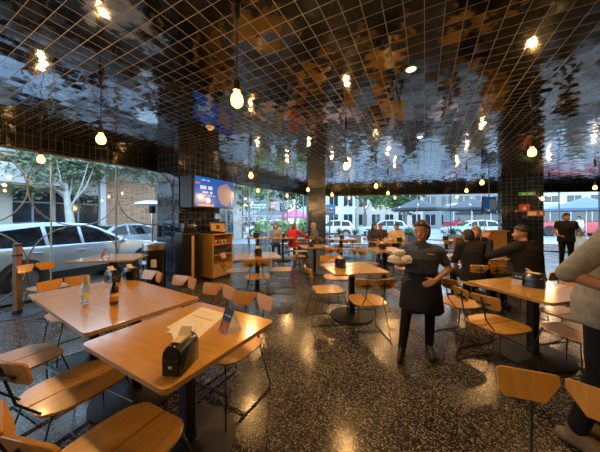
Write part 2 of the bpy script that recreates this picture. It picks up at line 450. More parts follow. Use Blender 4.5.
# ------------------------------------------------------------------ chairs
CH = make_chair(); GRP = 'two-plate wooden cafe chairs'
def chair(x, y, dx, dy, label): return place(CH, None, (x, y, 0), facing(dx, dy), label, GRP)
nx, ny = .47, .883
chair(-.83, 1.12, .43, .90, 'orange-brown chair at the bottom left corner, nearest on the near side of the front table')
chair(-1.42, 1.54, .40, .915, 'chair with half-shaded seat on the near side, second up from the bottom left corner')
chair(-2.10, 1.78, .39, .92, 'pale-lit chair at the left picture edge, third up on the near side')
chair(-2.52, 2.69, .86, -.5, 'chair tucked at the far left end of the long table')
chair(-.585, 1.98, -nx, -ny, 'chair at the far side of the front table, seat showing past its right corner')
chair(-1.02, 2.29, -.50, -.866, 'chair whose back rises behind the seam of the two near tables')
chair(-1.57, 2.66, -.53, -.848, 'chair whose back rises behind the right half of the long table')
chair(-2.14, 2.96, -.53, -.848, 'chair behind the far end of the long table, near the litter bin')
chair(-3.88, 3.74, .96, -.22, 'pale chair beside the brown post, at the left window table')
chair(.42, 3.60, .98, .17, 'chair on the left side of the middle table, seen side on')
chair(.87, 3.14, -.05, 1, 'chair with its back to the camera at the middle table')
chair(.66, 4.34, .15, -.98, 'chair behind the middle table, seat half hidden below the tabletop')
chair(-.78, 4.42, -.12, 1, 'chair with its back to the camera at the table beside the oak cabinet')
chair(-.40, 5.02, -1, .05, 'chair on the right side of the table beside the oak cabinet')
chair(-1.27, 4.93, .98, .12, 'chair standing in front of the oak cabinet, at the left of that table')
chair(.72, 6.1, -.35, .93, 'chair with its back to the camera at the left-centre table')
chair(-.06, 6.8, .98, .15, 'chair at the left of the left-centre table')
chair(1.72, 8.5, .1, 1, 'chair with back to the camera at the far table before the corner pillar')
chair(1.10, 9.25, .98, .1, 'chair at the left of the far table before the corner pillar')
chair(2.15, 9.2, -.98, .1, 'chair at the right of the far table before the corner pillar')
chair(1.62, 5.72, .85, .5, 'chair at the near left of the table behind the middle table')
chair(2.30, 5.2, -.1, 1, 'chair behind the waitress at the table she passes')
chair(2.55, 7.5, .1, 1, 'chair on the near side of the table of the man in white')
chair(1.99, 2.42, .96, .28, 'chair at the left side of the right-hand table, nearest the waitress')
chair(2.03, 3.05, .96, .28, 'second chair at the left side of the right-hand table, behind the first')
chair(2.60, 2.22, -.15, .99, 'chair on the near side of the right-hand table, reddish seat beside the man in grey')
chair(2.98, 2.66, -.96, -.28, 'chair on the far right side of the right-hand table, partly behind the napkin dispenser')
chair(.965, .775, -.57, -.82, 'orange chair at the bottom right corner, back plates toward the room')
chair(2.92, 3.96, .2, .98, 'chair of the diner in black with his back to the camera')
chair(3.42, 3.54, -.35, .94, 'chair of the diner in the dark jacket at the right')
chair(3.80, 5.34, -.25, -.97, 'chair of the blonde woman facing the camera')
chair(-.30, 8.98, .35, .94, 'chair of the person in the red top')
chair(.02, 7.9, -.2, 1, 'far chair with back to the camera near the corner pillar')
chair(.72, 9.5, -1, .1, 'chair of the grey-haired person beside the corner pillar')
chair(-1.0, 9.3, .1, -1, 'chair of the person in pale blue by the back window')
chair(2.75, 8.72, .1, -1, 'chair of the dark-haired woman at the far table')
chair(3.45, 8.5, -.35, -.94, 'chair of the man in the white shirt at the far table')
chair(5.0, 8.1, .1, 1, 'far chair near the wooden railing, back to the camera')

# ------------------------------------------------------------------ things on tables
def make_dispenser():
    """arched black napkin box, long axis +Y"""
    t = thing('napkin_dispenser', 'x', 'napkin dispenser')
    w, h, l = .048, .145, .165
    prof = [(-w, 0), (w, 0), (w, h * .62), (w * .9, h * .78), (w * .62, h * .93), (w * .2, h), (-w * .2, h), (-w * .62, h * .93), (-w * .9, h * .78), (-w, h * .62)]
    Mx = Matrix.Rotation(R(90), 4, 'X')
    b = MB(); b.prism(prof, -l/2, l/2, Mx, bev=.006, seg=2); part('body', b, M['blackgloss'], t)
    b = MB(); b.prism([(x * .86, y * .92 + .006) for x, y in prof], l/2, l/2 + .002, Mx)
    b.prism([(x * .80, y * .55 + .006) for x, y in prof], l/2 + .001, l/2 + .006, Mx); part('face_plate', b, M['black'], t)
    b = MB(); b.ball((0, -l/2 - .006, .045), .011, 1, .4, .7); part('knob', b, M['steel'], t)
    b = MB(); b.box((0, -l/2 - .004, .078), (.07, .004, .004)); part('latch', b, M['steel'], t)
    b = MB(); b.box((0, .0, h - .006), (.05, .10, .018)); b.box((0, .03, h + .016), (.06, .004, .055), rx=R(-48)); part('napkins', b, M['kraft'], t)
    return t
DP = make_dispenser()
def disp(x, y, z, rz, label, s=1): o = place(DP, None, (x, y, z), rz, label, 'napkin dispensers'); o.scale = (s, s, s); return o
disp(-.60, 1.215, .755, R(-6), 'black arched napkin dispenser at the near corner of the front table')
disp(-2.19, 2.80, .765, R(64), 'black napkin dispenser on the long table, behind the sauce bottle')
disp(-2.06, 2.93, .765, R(70), 'black napkin dispenser at the far edge of the long table, right of its twin')
disp(.62, 3.70, .75, R(25), 'black napkin dispenser on the middle table')
disp(2.58, 2.66, .75, R(35), 'black dispenser topped with tan napkins on the right-hand table', 1.08)
disp(-.86, 4.93, .75, R(30), 'black napkin dispenser on the table beside the oak cabinet', 1.05)
disp(.30, 6.6, .75, R(20), 'black napkin dispenser on the left-centre table')
disp(1.60, 9.2, .75, R(20), 'black napkin dispenser on the far table before the corner pillar')
disp(2.06, 6.0, .75, R(20), 'black napkin dispenser on the table behind the middle table')
disp(3.32, 8.0, .75, R(20), 'black napkin dispenser in front of the man in white')
disp(5.28, 8.7, .75, R(20), 'black napkin dispenser on the far table near the railing')
disp(-.60, 8.62, .84, R(10), 'black napkin dispenser on the raised table by the back window')
disp(.28, 9.3, .75, R(15), 'black napkin dispenser beside the person in red')

# paper menu lying on the near table, with printed lines
def sheet(name, poly, z, m, t=.0012):
    b = MB(); b.prism(poly, z, z + t); return part(name, b, m)
def atz(px, py, z):                                  # point seen at (px, py) on the plane at height z
    Y = 240 * (H - z) / (py - 219); return ((px - 300) / 240 * Y, Y)
ink = plain('grey_ink', (.32, .27, .22), .8)
mn = thing('paper_menu', 'cream paper menu sheet lying on the front table', 'menu', (*atz(197, 322, .755), .755), 0)
c = V((*atz(197, 322, .755), 0))
P = [V((*atz(x, y, .755), 0)) - c for x, y in ((166, 328), (202, 307), (226, 314), (199, 338))]
b = MB(); b.prism([tuple(p.xy) for p in P], .0008, .002); part('sheet', b, M['cream'], mn)
b = MB()
for f, a0, a1, th in ((.16, .2, .8, .012), (.34, .1, .9, .006), (.42, .1, .7, .006), (.60, .15, .85, .014), (.75, .1, .6, .006), (.83, .1, .8, .006)):
    l = P[0].lerp(P[1], f); r = P[3].lerp(P[2], f); a = l.lerp(r, a0); e = l.lerp(r, a1)
    nn = int((e - a).length / .016)
    for k in range(nn):
        if rnd.random() < .2: continue
        b.box(a.lerp(e, (k + .5) / nn) + V((0, 0, .0023)), ((e - a).length / nn * .7, th, .0004), rz=math.atan2(e.y - a.y, e.x - a.x))
part('print', b, ink, mn)
for lab, pts, z in (('paper napkin spread over the menu end', ((166, 333), (191, 318), (197, 325), (190, 338)), .0032), ('crumpled white napkin between the dispenser and menu', ((171, 333), (190, 330), (188, 341), (174, 343)), .0045)):
    c = V((*atz(*pts[0], .755), 0)); q = [tuple((V((*atz(x, y, .755), 0)) - c).xy) for x, y in pts]
    b = MB(); b.prism(q, 0, .0012); bmesh.ops.subdivide_edges(b.bm, edges=b.bm.edges[:], cuts=4, use_grid_fill=True)
    for v in b.bm.verts: v.co.z += .0035 * abs(math.sin(v.co.x * 70 + v.co.y * 40))
    o = part('paper_napkin', b, M['white'], None, 60); o.location = (c.x, c.y, .755 + z); tag(o, lab, 'napkin', 'loose paper napkins')
# tent cards
blue = plain('card_blue', (.03, .07, .20), .5); food = plain('card_food_photo', (.52, .20, .07), .5, 0, .7, 40); red = plain('card_red', (.45, .06, .04), .5)
def tent(x, y, z, rz, label, s, face, top):
    t = thing('tent_card', label, 'card', (x, y, z), rz, 'table tent cards')
    w, h, d = .085 * s, .125 * s, .05 * s
    for sg, nm, m in ((1, 'photo_side', face), (-1, 'plain_side', M['white'])):
        b = MB(); b.bm.faces.new([b.bm.verts.new(V(p)) for p in ((-w/2, sg * d, 0), (w/2, sg * d, 0), (w/2, 0, h), (-w/2, 0, h))])
        bmesh.ops.solidify(b.bm, geom=b.bm.faces[:], thickness=.0012); p = part(nm, b, m, t)
        if sg == 1:
            q = MB(); q.bm.faces.new([q.bm.verts.new(V(v)) for v in ((-w/2, d * .5 + .002, h * .5), (w/2, d * .5 + .002, h * .5), (w/2, .002, h + .001), (-w/2, .002, h + .001))])
            bmesh.ops.solidify(q.bm, geom=q.bm.faces[:], thickness=.001); part('colour_band', q, top, p)
            q = MB()
            for k, (xx, ww) in enumerate(((-.3, .3), (.08, .26))): q.box((xx * w, d * .3 + .004, h * .72), (ww * w, .001, .1 * h), rx=-math.atan2(d, h) + 0); 
            part('lettering', q, M['white'], p)
    b = MB(); b.box((0, 0, .0008), (w, d * 1.9, .0012)); part('floor_flap', b, M['white'], t)
    return t
tent(*atz(230, 330, .755), .755, R(140), 'tent card with blue top and food photo on the front table', 1.15, food, blue)
tent(-3.66, 4.52, .789, R(150), 'white and red tent card on the left window table', 1.25, red, food)
tent(2.47, 2.72, .751, R(120), 'blue and white tent card beside the tan-topped dispenser', 1.1, M['white'], blue)
# bottles
bx, by = atz(85, 303, .765)
t = thing('glass_bottle', 'empty clear glass bottle on the long table', 'bottle', (bx, by, .7655))
b = MB(); b.lathe([(0, .003), (.029, .0), (.031, .01), (.031, .12), (.027, .145), (.014, .185), (.012, .225), (.015, .227), (.015, .238), (.011, .238), (.0095, .19), (.024, .145), (.028, .12), (.028, .012), (0, .01)], 24); part('bottle_body', b, M['bottle'], t, 60)
b = MB(); b.lathe([(.0315, .04), (.0318, .04), (.0318, .075), (.0315, .075)], 24); part('neck_print', b, M['white'], t, 60)
bx, by = atz(114, 304, .765)
t = thing('sauce_bottle', 'brown sauce bottle with orange label on the long table', 'bottle', (bx, by, .7655))
sauce = plain('sauce', (.045, .012, .006), .12, 0, .2, coat=.6); lab = plain('bottle_label', (.55, .20, .04), .5, 0, .3, 30)
b = MB(); b.lathe([(0, 0), (.030, 0), (.032, .008), (.032, .125), (.026, .150), (.015, .175), (.014, .20)], 24); part('bottle_body', b, sauce, t, 60)
b = MB(); b.lathe([(.0325, .03), (.033, .03), (.033, .10), (.0325, .10)], 24); p = part('paper_label', b, lab, t, 60)
b = MB(); b.lathe([(.0333, .072), (.0337, .072), (.0337, .09), (.0333, .09)], 24); part('label_band', b, M['cream'], p, 60)
b = MB(); b.lathe([(.0165, .198), (.0165, .226), (.013, .23), (0, .23)], 18); part('cap', b, M['black'], t)
# plant pot with thin stems on the raised table
t = thing('potted_plant', 'black pot with thin leaning stems on the raised window table', 'plant', (-1.55, 8.5, .84))
b = MB(); b.lathe([(.10, 0), (.13, .16), (.14, .17), (.12, .17), (.1, .14), (0, .14)], 18); part('pot', b, M['black'], t)
GRN = [leafmat('leaf_deep', (.020, .06, .018), (.06, .14, .04)), leafmat('leaf_mid', (.05, .12, .03), (.13, .24, .07)), leafmat('leaf_bright', (.14, .26, .06), (.30, .42, .14)), leafmat('leaf_agave', (.05, .11, .07), (.12, .20, .12))]
b = MB()
for k in range(5):
    a = rnd.uniform(0, 6); b.tube([(0, 0, .13), (.05 * math.cos(a), .05 * math.sin(a), .35), (.2 * math.cos(a), .2 * math.sin(a), .55 + .05 * k)], [.006, .006, .003], 6)
part('stem', b, GRN[0], t, 180)
BULB_W = 64
# ------------------------------------------------------------------ pendant bulbs
def make_pendant():
    t = thing('pendant_light', 'x', 'pendant light')
    b = MB(); b.lathe([(.03, CZ), (.03, CZ - .02), (.022, CZ - .03), (.022, CZ - .10), (.012, CZ - .115), (0, CZ - .115)], 14); part('canopy', b, M['black'], t)
    b = MB(); b.tube([(0, 0, CZ - .10), (0, 0, 2.50)], .0045, 6); part('cord', b, M['black'], t)
    b = MB(); b.lathe([(.010, 2.53), (.022, 2.515), (.024, 2.46), (.028, 2.445), (.0, 2.445)], 14); part('socket', b, M['brass'], t)
    b = MB(); b.lathe([(.014, 2.45), (.022, 2.432), (.040, 2.405), (.046, 2.375), (.040, 2.343), (.022, 2.326), (0, 2.322)], 18); part('bulb', b, M['bulb'], t, 180)
    l = bpy.data.lights.new('bulb_glow', 'POINT'); l.energy = BULB_W; l.color = (1, .56, .20); l.shadow_soft_size = .03
    lo = bpy.data.objects.new('bulb_glow', l); COL.objects.link(lo); lo.parent = t; lo.location = (0, 0, 2.365)
    return t
PD = make_pendant()
def pend(px, py, label, dz=0):
    Y = 240 * .87 / (219 - py); X = (px - 300) / 240 * Y
    return place(PD, None, (X, Y, 0), 0, label, 'bare pendant bulbs')
pend(237, 101, 'glowing pendant bulb nearest the camera, above the front table')
pend(101, 140, 'glowing pendant bulb before the left header, above the long table')
pend(41, 160, 'glowing pendant bulb at far left against the street glazing')
pend(346, 167, 'glowing pendant bulb above the middle of the room')
pend(532, 153, 'glowing pendant bulb at the right, before the tiled column')
pend(482, 183, 'pendant bulb left of the tiled column at the right')
pend(251, 176, 'pendant bulb just right of the screen column')
pend(308, 190, 'pendant bulb in front of the blue corner pillar')
pend(376, 186.5, 'far pendant bulb, brightest of the central far row')
pend(332, 195, 'far pendant bulb just right of the corner pillar')
pend(388, 193.5, 'far pendant bulb second right of the central bright one')
pend(395, 198, 'far pendant bulb, third in the slanting central row')
pend(349, 198, 'low-looking far pendant bulb between pillar and central row')
pend(466.5, 191, 'pendant bulb above the railing tables')
pend(457, 197, 'far pendant bulb left of the hanging blue screen')
pend(595, 188, 'pendant bulb at the right picture edge')
pend(549, 195, 'pendant bulb just right of the tiled column')
pend(287, 196, 'far pendant bulb in the left back window')
pend(258, 191, 'pendant bulb in the left back window beside the screen')
for x_, y_, lb in ((1.9, -.5, 'unseen pendant bulb added behind the camera on its right'), (-1.3, -.7, 'unseen pendant bulb added behind the camera on its left')): place(PD, None, (x_, y_, 0), 0, lb, 'bare pendant bulbs')  # added out of view to light surfaces that face the camera
# recessed downlights, speaker, smoke detector
def ceil_pt(px, py): Y = 240 * (CZ - H) / (219 - py); return ((px - 300) / 240 * Y, Y)
def downlight(px, py, label, proto=[]):
    if not proto:
        t = thing('recessed_downlight', label, 'ceiling light')
        b = MB(); b.lathe([(.042, 0), (.058, 0), (.06, -.006), (.044, -.008), (.040, -.002)], 24); part('trim_ring', b, M['white'], t)
        b = MB(); b.lathe([(0, -.004), (.042, -.004), (.042, -.001), (0, -.001)], 24); part('lens', b, M['downlight'], t)
        proto.append(t)
    x, y = ceil_pt(px, py); o = place(proto[0], None, (x, y, CZ), 0, label, 'recessed ceiling downlights')
    l = bpy.data.lights.new('downlight_lamp', 'SPOT'); l.energy = 90; l.color = (1, .74, .46); l.spot_size = R(110); l.spot_blend = .6; l.shadow_soft_size = .05
    lo = bpy.data.objects.new('downlight_lamp', l); COL.objects.link(lo); lo.location = (x, y, CZ - .03)
    return o
downlight(411, 69, 'small white recessed downlight in the ceiling, upper right of centre')
downlight(420, 137, 'smaller far downlight in the ceiling beyond the first')
x, y = ceil_pt(171, 86); b = MB(); b.lathe([(0, -.012), (.085, -.010), (.09, -.006), (.092, -.016), (.112, -.014), (.115, 0), (0, 0)], 32)
o = part('ceiling_speaker', b, M['blackgloss']); o.location = (x, y, CZ); tag(o, 'round dark ceiling speaker above the long table', 'speaker')
x, y = ceil_pt(210, 127); t = thing('smoke_detector', 'small round cream smoke detector on the ceiling before the screen', 'smoke detector', (x, y, CZ))
b = MB(); b.lathe([(0, -.05), (.03, -.05), (.045, -.035), (.045, -.02), (.065, -.018), (.07, 0), (0, 0)], 24); part('housing', b, M['cream'], t)
b = MB(); b.lathe([(.0455, -.03), (.047, -.03), (.047, -.024), (.0455, -.024)], 24); part('vent_band', b, M['black'], t)
s = wp(3.05, .06); b = MB(); b.box((0, 0, 0), (.05, .07, .11), bev=.008); b.ball((.025, 0, -.02), .018)
o = part('motion_sensor', b, M['white']); o.location = (s.x + .01, s.y, 2.93); o.rotation_euler.z = WA; tag(o, 'small white sensor on the tiled header by the column', 'sensor')
# black cable loops along the left back header
c = MB(); pts = []
for k in range(30):
    s = 5.6 + k * .14; p = wp(s, .17); pts.append((p.x, p.y, 2.98 - .07 * abs(math.sin(k * .33))))
c.tube(pts, .012, 6); o = part('cable_run', c, M['black'], None, 180); tag(o, 'black cable sagging along the header right of the screen', 'cable')

# ------------------------------------------------------------------ screen, cabinet, cooler at the column
FACE = C0 + u2 * .0                                   # right face of the column starts here and runs along u2
TVc = C0 + u2 * .65 + v2 * .47
tv = thing('wall_screen', 'bright blue advertising screen high on the tiled column', 'screen', (TVc.x, TVc.y, 2.13), TH)
b = MB(); b.box((-.015, 0, 0), (.04, 1.24, .72), bev=.008); part('bezel', b, M['blackgloss'], tv)
scr = bpy.data.materials.new('screen_picture'); scr.use_nodes = True; nt = scr.node_tree; bs = nt.nodes['Principled BSDF']
tc = N(nt, 'ShaderNodeTexCoord'); mp = N(nt, 'ShaderNodeSeparateXYZ'); nt.links.new(tc.outputs['Object'], mp.inputs[0])
fac = mth(nt, 'ADD', mth(nt, 'MULTIPLY', mp.outputs[1], .55), .5)
cr = ramp(nt, fac, [(.1, (.003, .17, .62)), (.6, (.004, .10, .48)), (.95, (.05, .09, .36))])
nt.links.new(cr, bs.inputs['Emission Color']); bs.inputs['Emission Strength'].default_value = .8; bs.inputs['Base Color'].default_value = (.01, .02, .05, 1); bs.inputs['Roughness'].default_value = .15
def glow(name, c, s): return plain(name, shade(c, .2), .3, 0, .25, 30, emit=c, es=s)
wlet = glow('screen_white', (.75, .85, 1), .9); pinkg = glow('screen_tan', (.30, .22, .25), .6); orang = glow('screen_orange', (.9, .42, .2), .8); redg = glow('screen_red', (.7, .12, .15), .7)
b = MB(); b.box((.007, 0, 0), (.004, 1.20, .68)); pic = part('picture', b, scr, tv)
b = MB()
def row(y0, y1, z, h, n):
    w = (y1 - y0) / n; word = MB(); any_ = 0
    for k in range(n + 1):
        if k == n or (n > 3 and k % 5 == 4):
            if any_: part('text_word', word, wlet, pic)
            word = MB(); any_ = 0; continue
        word.box((.0102, y0 + w * (k + .5), z), (.002, w * .68, h)); any_ = 1
for a_ in ((-.46, -.10, .10, .085, 8), (-.40, -.10, -.01, .05, 7), (-.40, -.02, -.08, .02, 12), (-.42, -.18, .27, .02, 8)): row(*a_)
b = MB(); b.lathe([(.05, 0), (.07, 0), (.07, .002), (.05, .002)], 20, (.0095, -.23, -.19), Matrix.Rotation(R(90), 4, 'Y')); b.box((.0102, -.23, -.19), (.002, .05, .03)); part('round_mark', b, wlet, pic)
b = MB(); pl = [(.27 * math.cos(a) * (.9 + .07 * math.sin(3 * a)), .28 * math.sin(a) * (1 + .06 * math.cos(5 * a))) for a in [2 * PI * k / 28 for k in range(28)]]
b.prism([(y + .30, z - .02) for y, z in pl], .009, .012, Matrix(((0, 0, 1, 0), (1, 0, 0, 0), (0, 1, 0, 0), (0, 0, 0, 1)))); part('picture_patch', b, pinkg, pic)
b = MB(); b.box((.0102, -.29, -.305), (.002, .46, .05)); part('lower_strip', b, orang, pic)
b = MB(); b.box((.0102, -.53, .19), (.002, .14, .04)); part('corner_strip', b, redg, pic)
b = MB(); b.box((-.24, -.22, 0), (.40, .85, .74), bev=.01); b.box((-.1, 0, .0), (.14, .3, .3)); part('mount_box', b, M['black'], tv)

cc = V((-2.10, 5.80, 0)) + u2 * .335 - v2 * .215      # oak cabinet centre; open front faces +X (v2)
cb = thing('drinks_cabinet', 'tall oak cabinet with open shelves beside the tiled column', 'cabinet', (cc.x, cc.y, 0), TH)
W_, D_, H_ = .67, .42, 1.13
b = MB(); b.box((0, -W_/2 + .012, H_/2 + .03), (D_, .024, H_ - .06), bev=.002); part('side_panel', b, M['cabwood'], cb)
b = MB(); b.box((0, W_/2 - .012, H_/2 + .03), (D_, .024, H_ - .06), bev=.002); part('side_panel', b, M['cabwood'], cb)
b = MB(); b.box((-D_/2 + .01, 0, H_/2 + .03), (.02, W_ - .05, H_ - .06)); part('back_panel', b, M['cabwood'], cb)
b = MB(); b.box((0, 0, H_ - .012), (D_ + .02, W_ + .02, .026), bev=.003); part('top', b, M['cabwood'], cb)
b = MB(); b.box((-.02, 0, .03), (D_ - .05, W_ - .06, .06)); part('plinth', b, M['black'], cb)
for z in (.86, .60, .36): b = MB(); b.box((.0, 0, z), (D_ - .03, W_ - .05, .022)); part('shelf', b, M['cabwood'], cb)
b = MB(); b.box((D_/2 - .012, 0, .20), (.022, W_ - .052, .27), bev=.003); dr = part('drawer', b, M['cabwood'], cb); b = MB(); b.box((D_/2 + .008, 0, .30), (.02, .12, .012)); part('handle', b, M['black'], dr)
b = MB(); b.box((D_/2 - .03, 0, .70), (.012, W_ - .06, .11)); part('dark_rail', b, M['black'], cb)
for k in range(5):
    b = MB(); b.lathe([(.022, 0), (.03, .05), (.03, .09), (.026, .1), (0, .1)], 12); o = part('jar', b, [M['white'], M['kraft'], M['steel'], M['kraft'], M['white']][k])
    p = Matrix.Rotation(TH, 4, 'Z') @ V((.06, -.22 + k * .11, .8715)); o.location = (cc.x + p.x, cc.y + p.y, p.z)
    tag(o, 'small pale jar on the upper shelf of the oak cabinet', 'jar', 'jars in the oak cabinet')
for k in range(5):
    b = MB(); b.lathe([(.025, 0), (.035, .03), (.038, .05), (.03, .05), (.02, .02), (0, .02)], 12); o = part('cup', b, M['steel'])
    p = Matrix.Rotation(TH, 4, 'Z') @ V((.03, -.22 + k * .11, .6115)); o.location = (cc.x + p.x, cc.y + p.y, p.z)
    tag(o, 'steel cup on the middle shelf of the oak cabinet', 'cup', 'cups in the oak cabinet')
# framed sign on a black box, on top of the cabinet
p = cc + u2 * -.02
t = thing('counter_sign', 'black-framed tan sign leaning on top of the oak cabinet', 'sign', (p.x, p.y, H_ + .0015), facing(.55, -.83))
b = MB(); b.box((0, .0, .10), (.44, .16, .2), bev=.02); part('stand', b, M['black'], t)
b = MB(); b.box((0, .10, .16), (.42, .03, .27), rx=R(12), bev=.006); part('frame', b, M['blackgloss'], t)
b = MB(); b.box((0, .117, .165), (.35, .006, .19), rx=R(12)); tn = part('panel', b, plain('tan_sign', (.60, .33, .16), .5), t)
b = MB(); b.box((.0, .122, .165), (.09, .004, .10), rx=R(12)); b.box((-.02, .1245, .18), (.03, .004, .03), rx=R(12)); part('emblem', b, M['black'], tn)
# black cooler with a wooden strip, between column corner and cabinet
kp = C0 + u2 * .13 + v2 * .15
t = thing('black_cooler', 'tall black cabinet with a vertical wooden strip left of the oak cabinet', 'cabinet', (kp.x, kp.y, 0), TH)
b = MB(); b.box((-.0, 0, .60), (.26, .50, 1.18), bev=.012); part('body', b, M['black'], t)
b = MB(); b.box((.137, -.02, .60), (.012, .44, 1.1), bev=.003); d = part('door', b, M['blackgloss'], t)
b = MB(); b.box((.155, .0, .62), (.03, .07, 1.0), bev=.006); part('wood_handle', b, M['cabwood'], d)
b = MB(); b.box((0, 0, .01), (.24, .48, .02)); part('plinth', b, M['black'], t)
b = MB(); b.box((0, -.02, 1.30), (.22, .34, .22), bev=.04, seg=2); b.tube([(.0, -.02, 1.40), (.05, .0, 1.46), (.14, .04, 1.47), (.16, .05, 1.42)], .025, 8); part('dispenser_head', b, M['blackgloss'], t)
# litter bin
t = thing('litter_bin', 'black cylindrical litter bin with steel rim in front of the column', 'bin', (-3.06, 5.05, 0))
b = MB(); b.lathe([(.20, 0), (.215, .02), (.215, .86), (.2, .88), (0, .88)], 32); part('body', b, M['blackgloss'], t)
b = MB(); b.lathe([(.218, .86), (.222, .88), (.222, .99), (.20, 1.0), (.13, .985), (.12, .93), (0, .93)], 32); part('steel_rim', b, M['steel'], t)
b = MB(); b.box((.10, -.20, .60), (.10, .03, .16), rz=R(25), bev=.01); part('flap_handle', b, M['white'], t)
b = MB(); b.box((-.08, -.205, .62), (.13, .02, .08), rz=R(-20), bev=.006); part('label_plate', b, M['steel'], t)
# brown post on a steel foot plate
t = thing('barrier_post', 'brown square post with black cap on a round foot plate by the left window', 'post', (-4.44, 3.77, 0))
b = MB(); b.box((0, 0, .55), (.075, .075, 1.04), bev=.006); part('post', b, M['postwood'], t)
b = MB(); b.box((0, 0, 1.095), (.08, .08, .05), bev=.02, seg=2); part('cap', b, M['black'], t)
b = MB(); b.box((0, 0, .93), (.081, .081, .035)); b.box((0, 0, .04), (.085, .085, .06)); part('band', b, M['black'], t)
b = MB(); b.lathe([(0, 0), (.27, 0), (.27, .008), (.26, .012), (0, .012)], 36); part('foot_plate', b, M['darkplate'], t)

# ------------------------------------------------------------------ signs on the right column, hanging screen, railing, host stand
def onface(px, py, Y): return V(((px - 300) / 240 * Y, Y, H - (py - 219) * Y / 240))
RA = TH
def csign(name, label, px, py, w, h, m, extra=None):
    ax = V((math.cos(RA), math.sin(RA))); k = (px - 300) / 240; nn = V((math.sin(RA), -math.cos(RA))); Y = (V((8.10, 8.75)).dot(nn) + .014) / (k * nn.x + nn.y); p = onface(px, py, Y)
    t = thing(name, label, 'sign', p, RA); b = MB(); b.box((0, 0, 0), (w, .02, h), bev=.003); f = part('panel', b, m, t)
    b = MB(); extra(b); part('lettering', b, M['white'], f); return t
def glyphs(b, s, w, h, z=0):
    """simple block letters built from bars, face at y=-.013"""
    SEG = {'S': 'abdeg', 'A': 'abcefg', 'L': 'def', 'I': 'bc', 'D': 'bcdeg', 'O': 'abcdef', 'E': 'adefg', 'X': 'bcefg'}
    n = len(s); cw = w / n
    for i, ch in enumerate(s):
        x = -w / 2 + cw * (i + .5); a, hh = cw * .6, h; tt = h * .16
        pos = {'a': (0, hh/2, a, tt), 'd': (0, -hh/2, a, tt), 'g': (0, 0, a, tt), 'f': (-a/2, hh/4, tt, hh/2), 'e': (-a/2, -hh/4, tt, hh/2), 'b': (a/2, hh/4, tt, hh/2), 'c': (a/2, -hh/4, tt, hh/2)}
        for k in SEG.get(ch, 'g'):
            dx, dz, w_, h_ = pos[k]; b.box((x + dx, -.012, z + dz), (w_, .004, h_))
csign('exit_sign', 'green lettered exit sign high on the right column', 527, 193.8, .46, .13, plain('sign_green', (.02, .20, .06), .4, 0, .1, emit=(.03, .30, .08), es=.25), lambda b: glyphs(b, 'SALIDA', .32, .06))
def flame(b): b.prism([(-.05, -.07), (.05, -.07), (.06, -.02), (.02, .03), (.01, .09), (-.03, .03), (-.06, -.02)], .010, .013, Matrix.Rotation(R(90), 4, 'X'))
csign('fire_sign', 'square red-orange fire sign on the right column', 524.5, 208, .30, .28, plain('sign_red', (.42, .05, .02), .5), flame)
def blocks(b): b.box((-.09, -.012, 0), (.22, .004, .13)); b.box((.15, -.012, .0), (.06, .004, .10))
csign('notice_board', 'cream and red notice on the right column, below the fire sign', 535.5, 213.5, .48, .20, plain('notice_red', (.40, .10, .04), .5), blocks)
p = onface(489, 205, 10.0)
t = thing('hanging_screen', 'dark blue poster screen hanging from the ceiling left of the right column', 'screen', p, R(12))
b = MB(); b.box((0, 0, 0), (.72, .06, .68), bev=.01); part('bezel', b, M['blackgloss'], t)
b = MB(); b.box((0, -.033, 0), (.68, .004, .64)); pc = part('picture', b, glow('poster_blue', (.02, .10, .30), .5), t)
b = MB(); b.box((.14, -.037, .02), (.30, .003, .42)); b.box((-.1, -.037, -.2), (.25, .003, .12)); part('picture_patch', b, glow('poster_grey', (.16, .20, .20), .5), pc)
b = MB(); b.box((-.05, -.040, -.23), (.14, .003, .05)); part('lettering', b, orang, pc)
b = MB(); b.tube([(0, .0, .33), (0, 0, CZ - p.z - .01)], .02, 8); b.box((0, 0, CZ - p.z - .012), (.16, .16, .02)); part('ceiling_mount', b, M['black'], t)
p = onface(501, 205, 9.6); t = thing('wall_speaker', 'small black loudspeaker on a bracket beside the right column', 'speaker', p, R(20))
b = MB(); b.box((0, 0, 0), (.20, .22, .34), bev=.02); part('case', b, M['black'], t)
b = MB(); b.lathe([(0, 0), (.07, .0), (.08, .012), (0, .012)], 16, (0, -.11, -.06), Matrix.Rotation(R(90), 4, 'X')); part('cone', b, M['darkplate'], t)
b = MB(); b.tube([(0, .05, .15), (0, .05, CZ - p.z - .01)], .015, 8); part('bracket', b, M['black'], t)

t = thing('host_stand', 'yellow-tan wooden host stand before the far windows, left of the right column', 'stand', (6.15, 7.6, 0), R(-10))
b = MB(); b.box((0, 0, .56), (.46, .42, 1.1), bev=.006); part('body', b, wood('stand_wood', (.48, .26, .05), (.58, .34, .08), .4, (1, 1, 6)), t)
b = MB(); b.box((0, -.02, 1.135), (.54, .5, .03), rx=R(0), bev=.004); part('top', b, M['cabwood'], t)
b = MB(); b.box((0, 0, .01), (.42, .38, .02)); part('plinth', b, M['black'], t)
t = thing('wooden_railing', 'orange-brown wooden railing with square posts right of the waitress', 'railing', (4.78, 7.35, 0), R(14))
for x in (0, 1.15): b = MB(); b.box((x, 0, .47), (.10, .10, .94), bev=.006); part('post', b, M['postwood'], t)
for z in (.88, .62): b = MB(); b.box((.575, 0, z), (1.05, .05, .09), bev=.004); part('rail', b, M['postwood'], t)
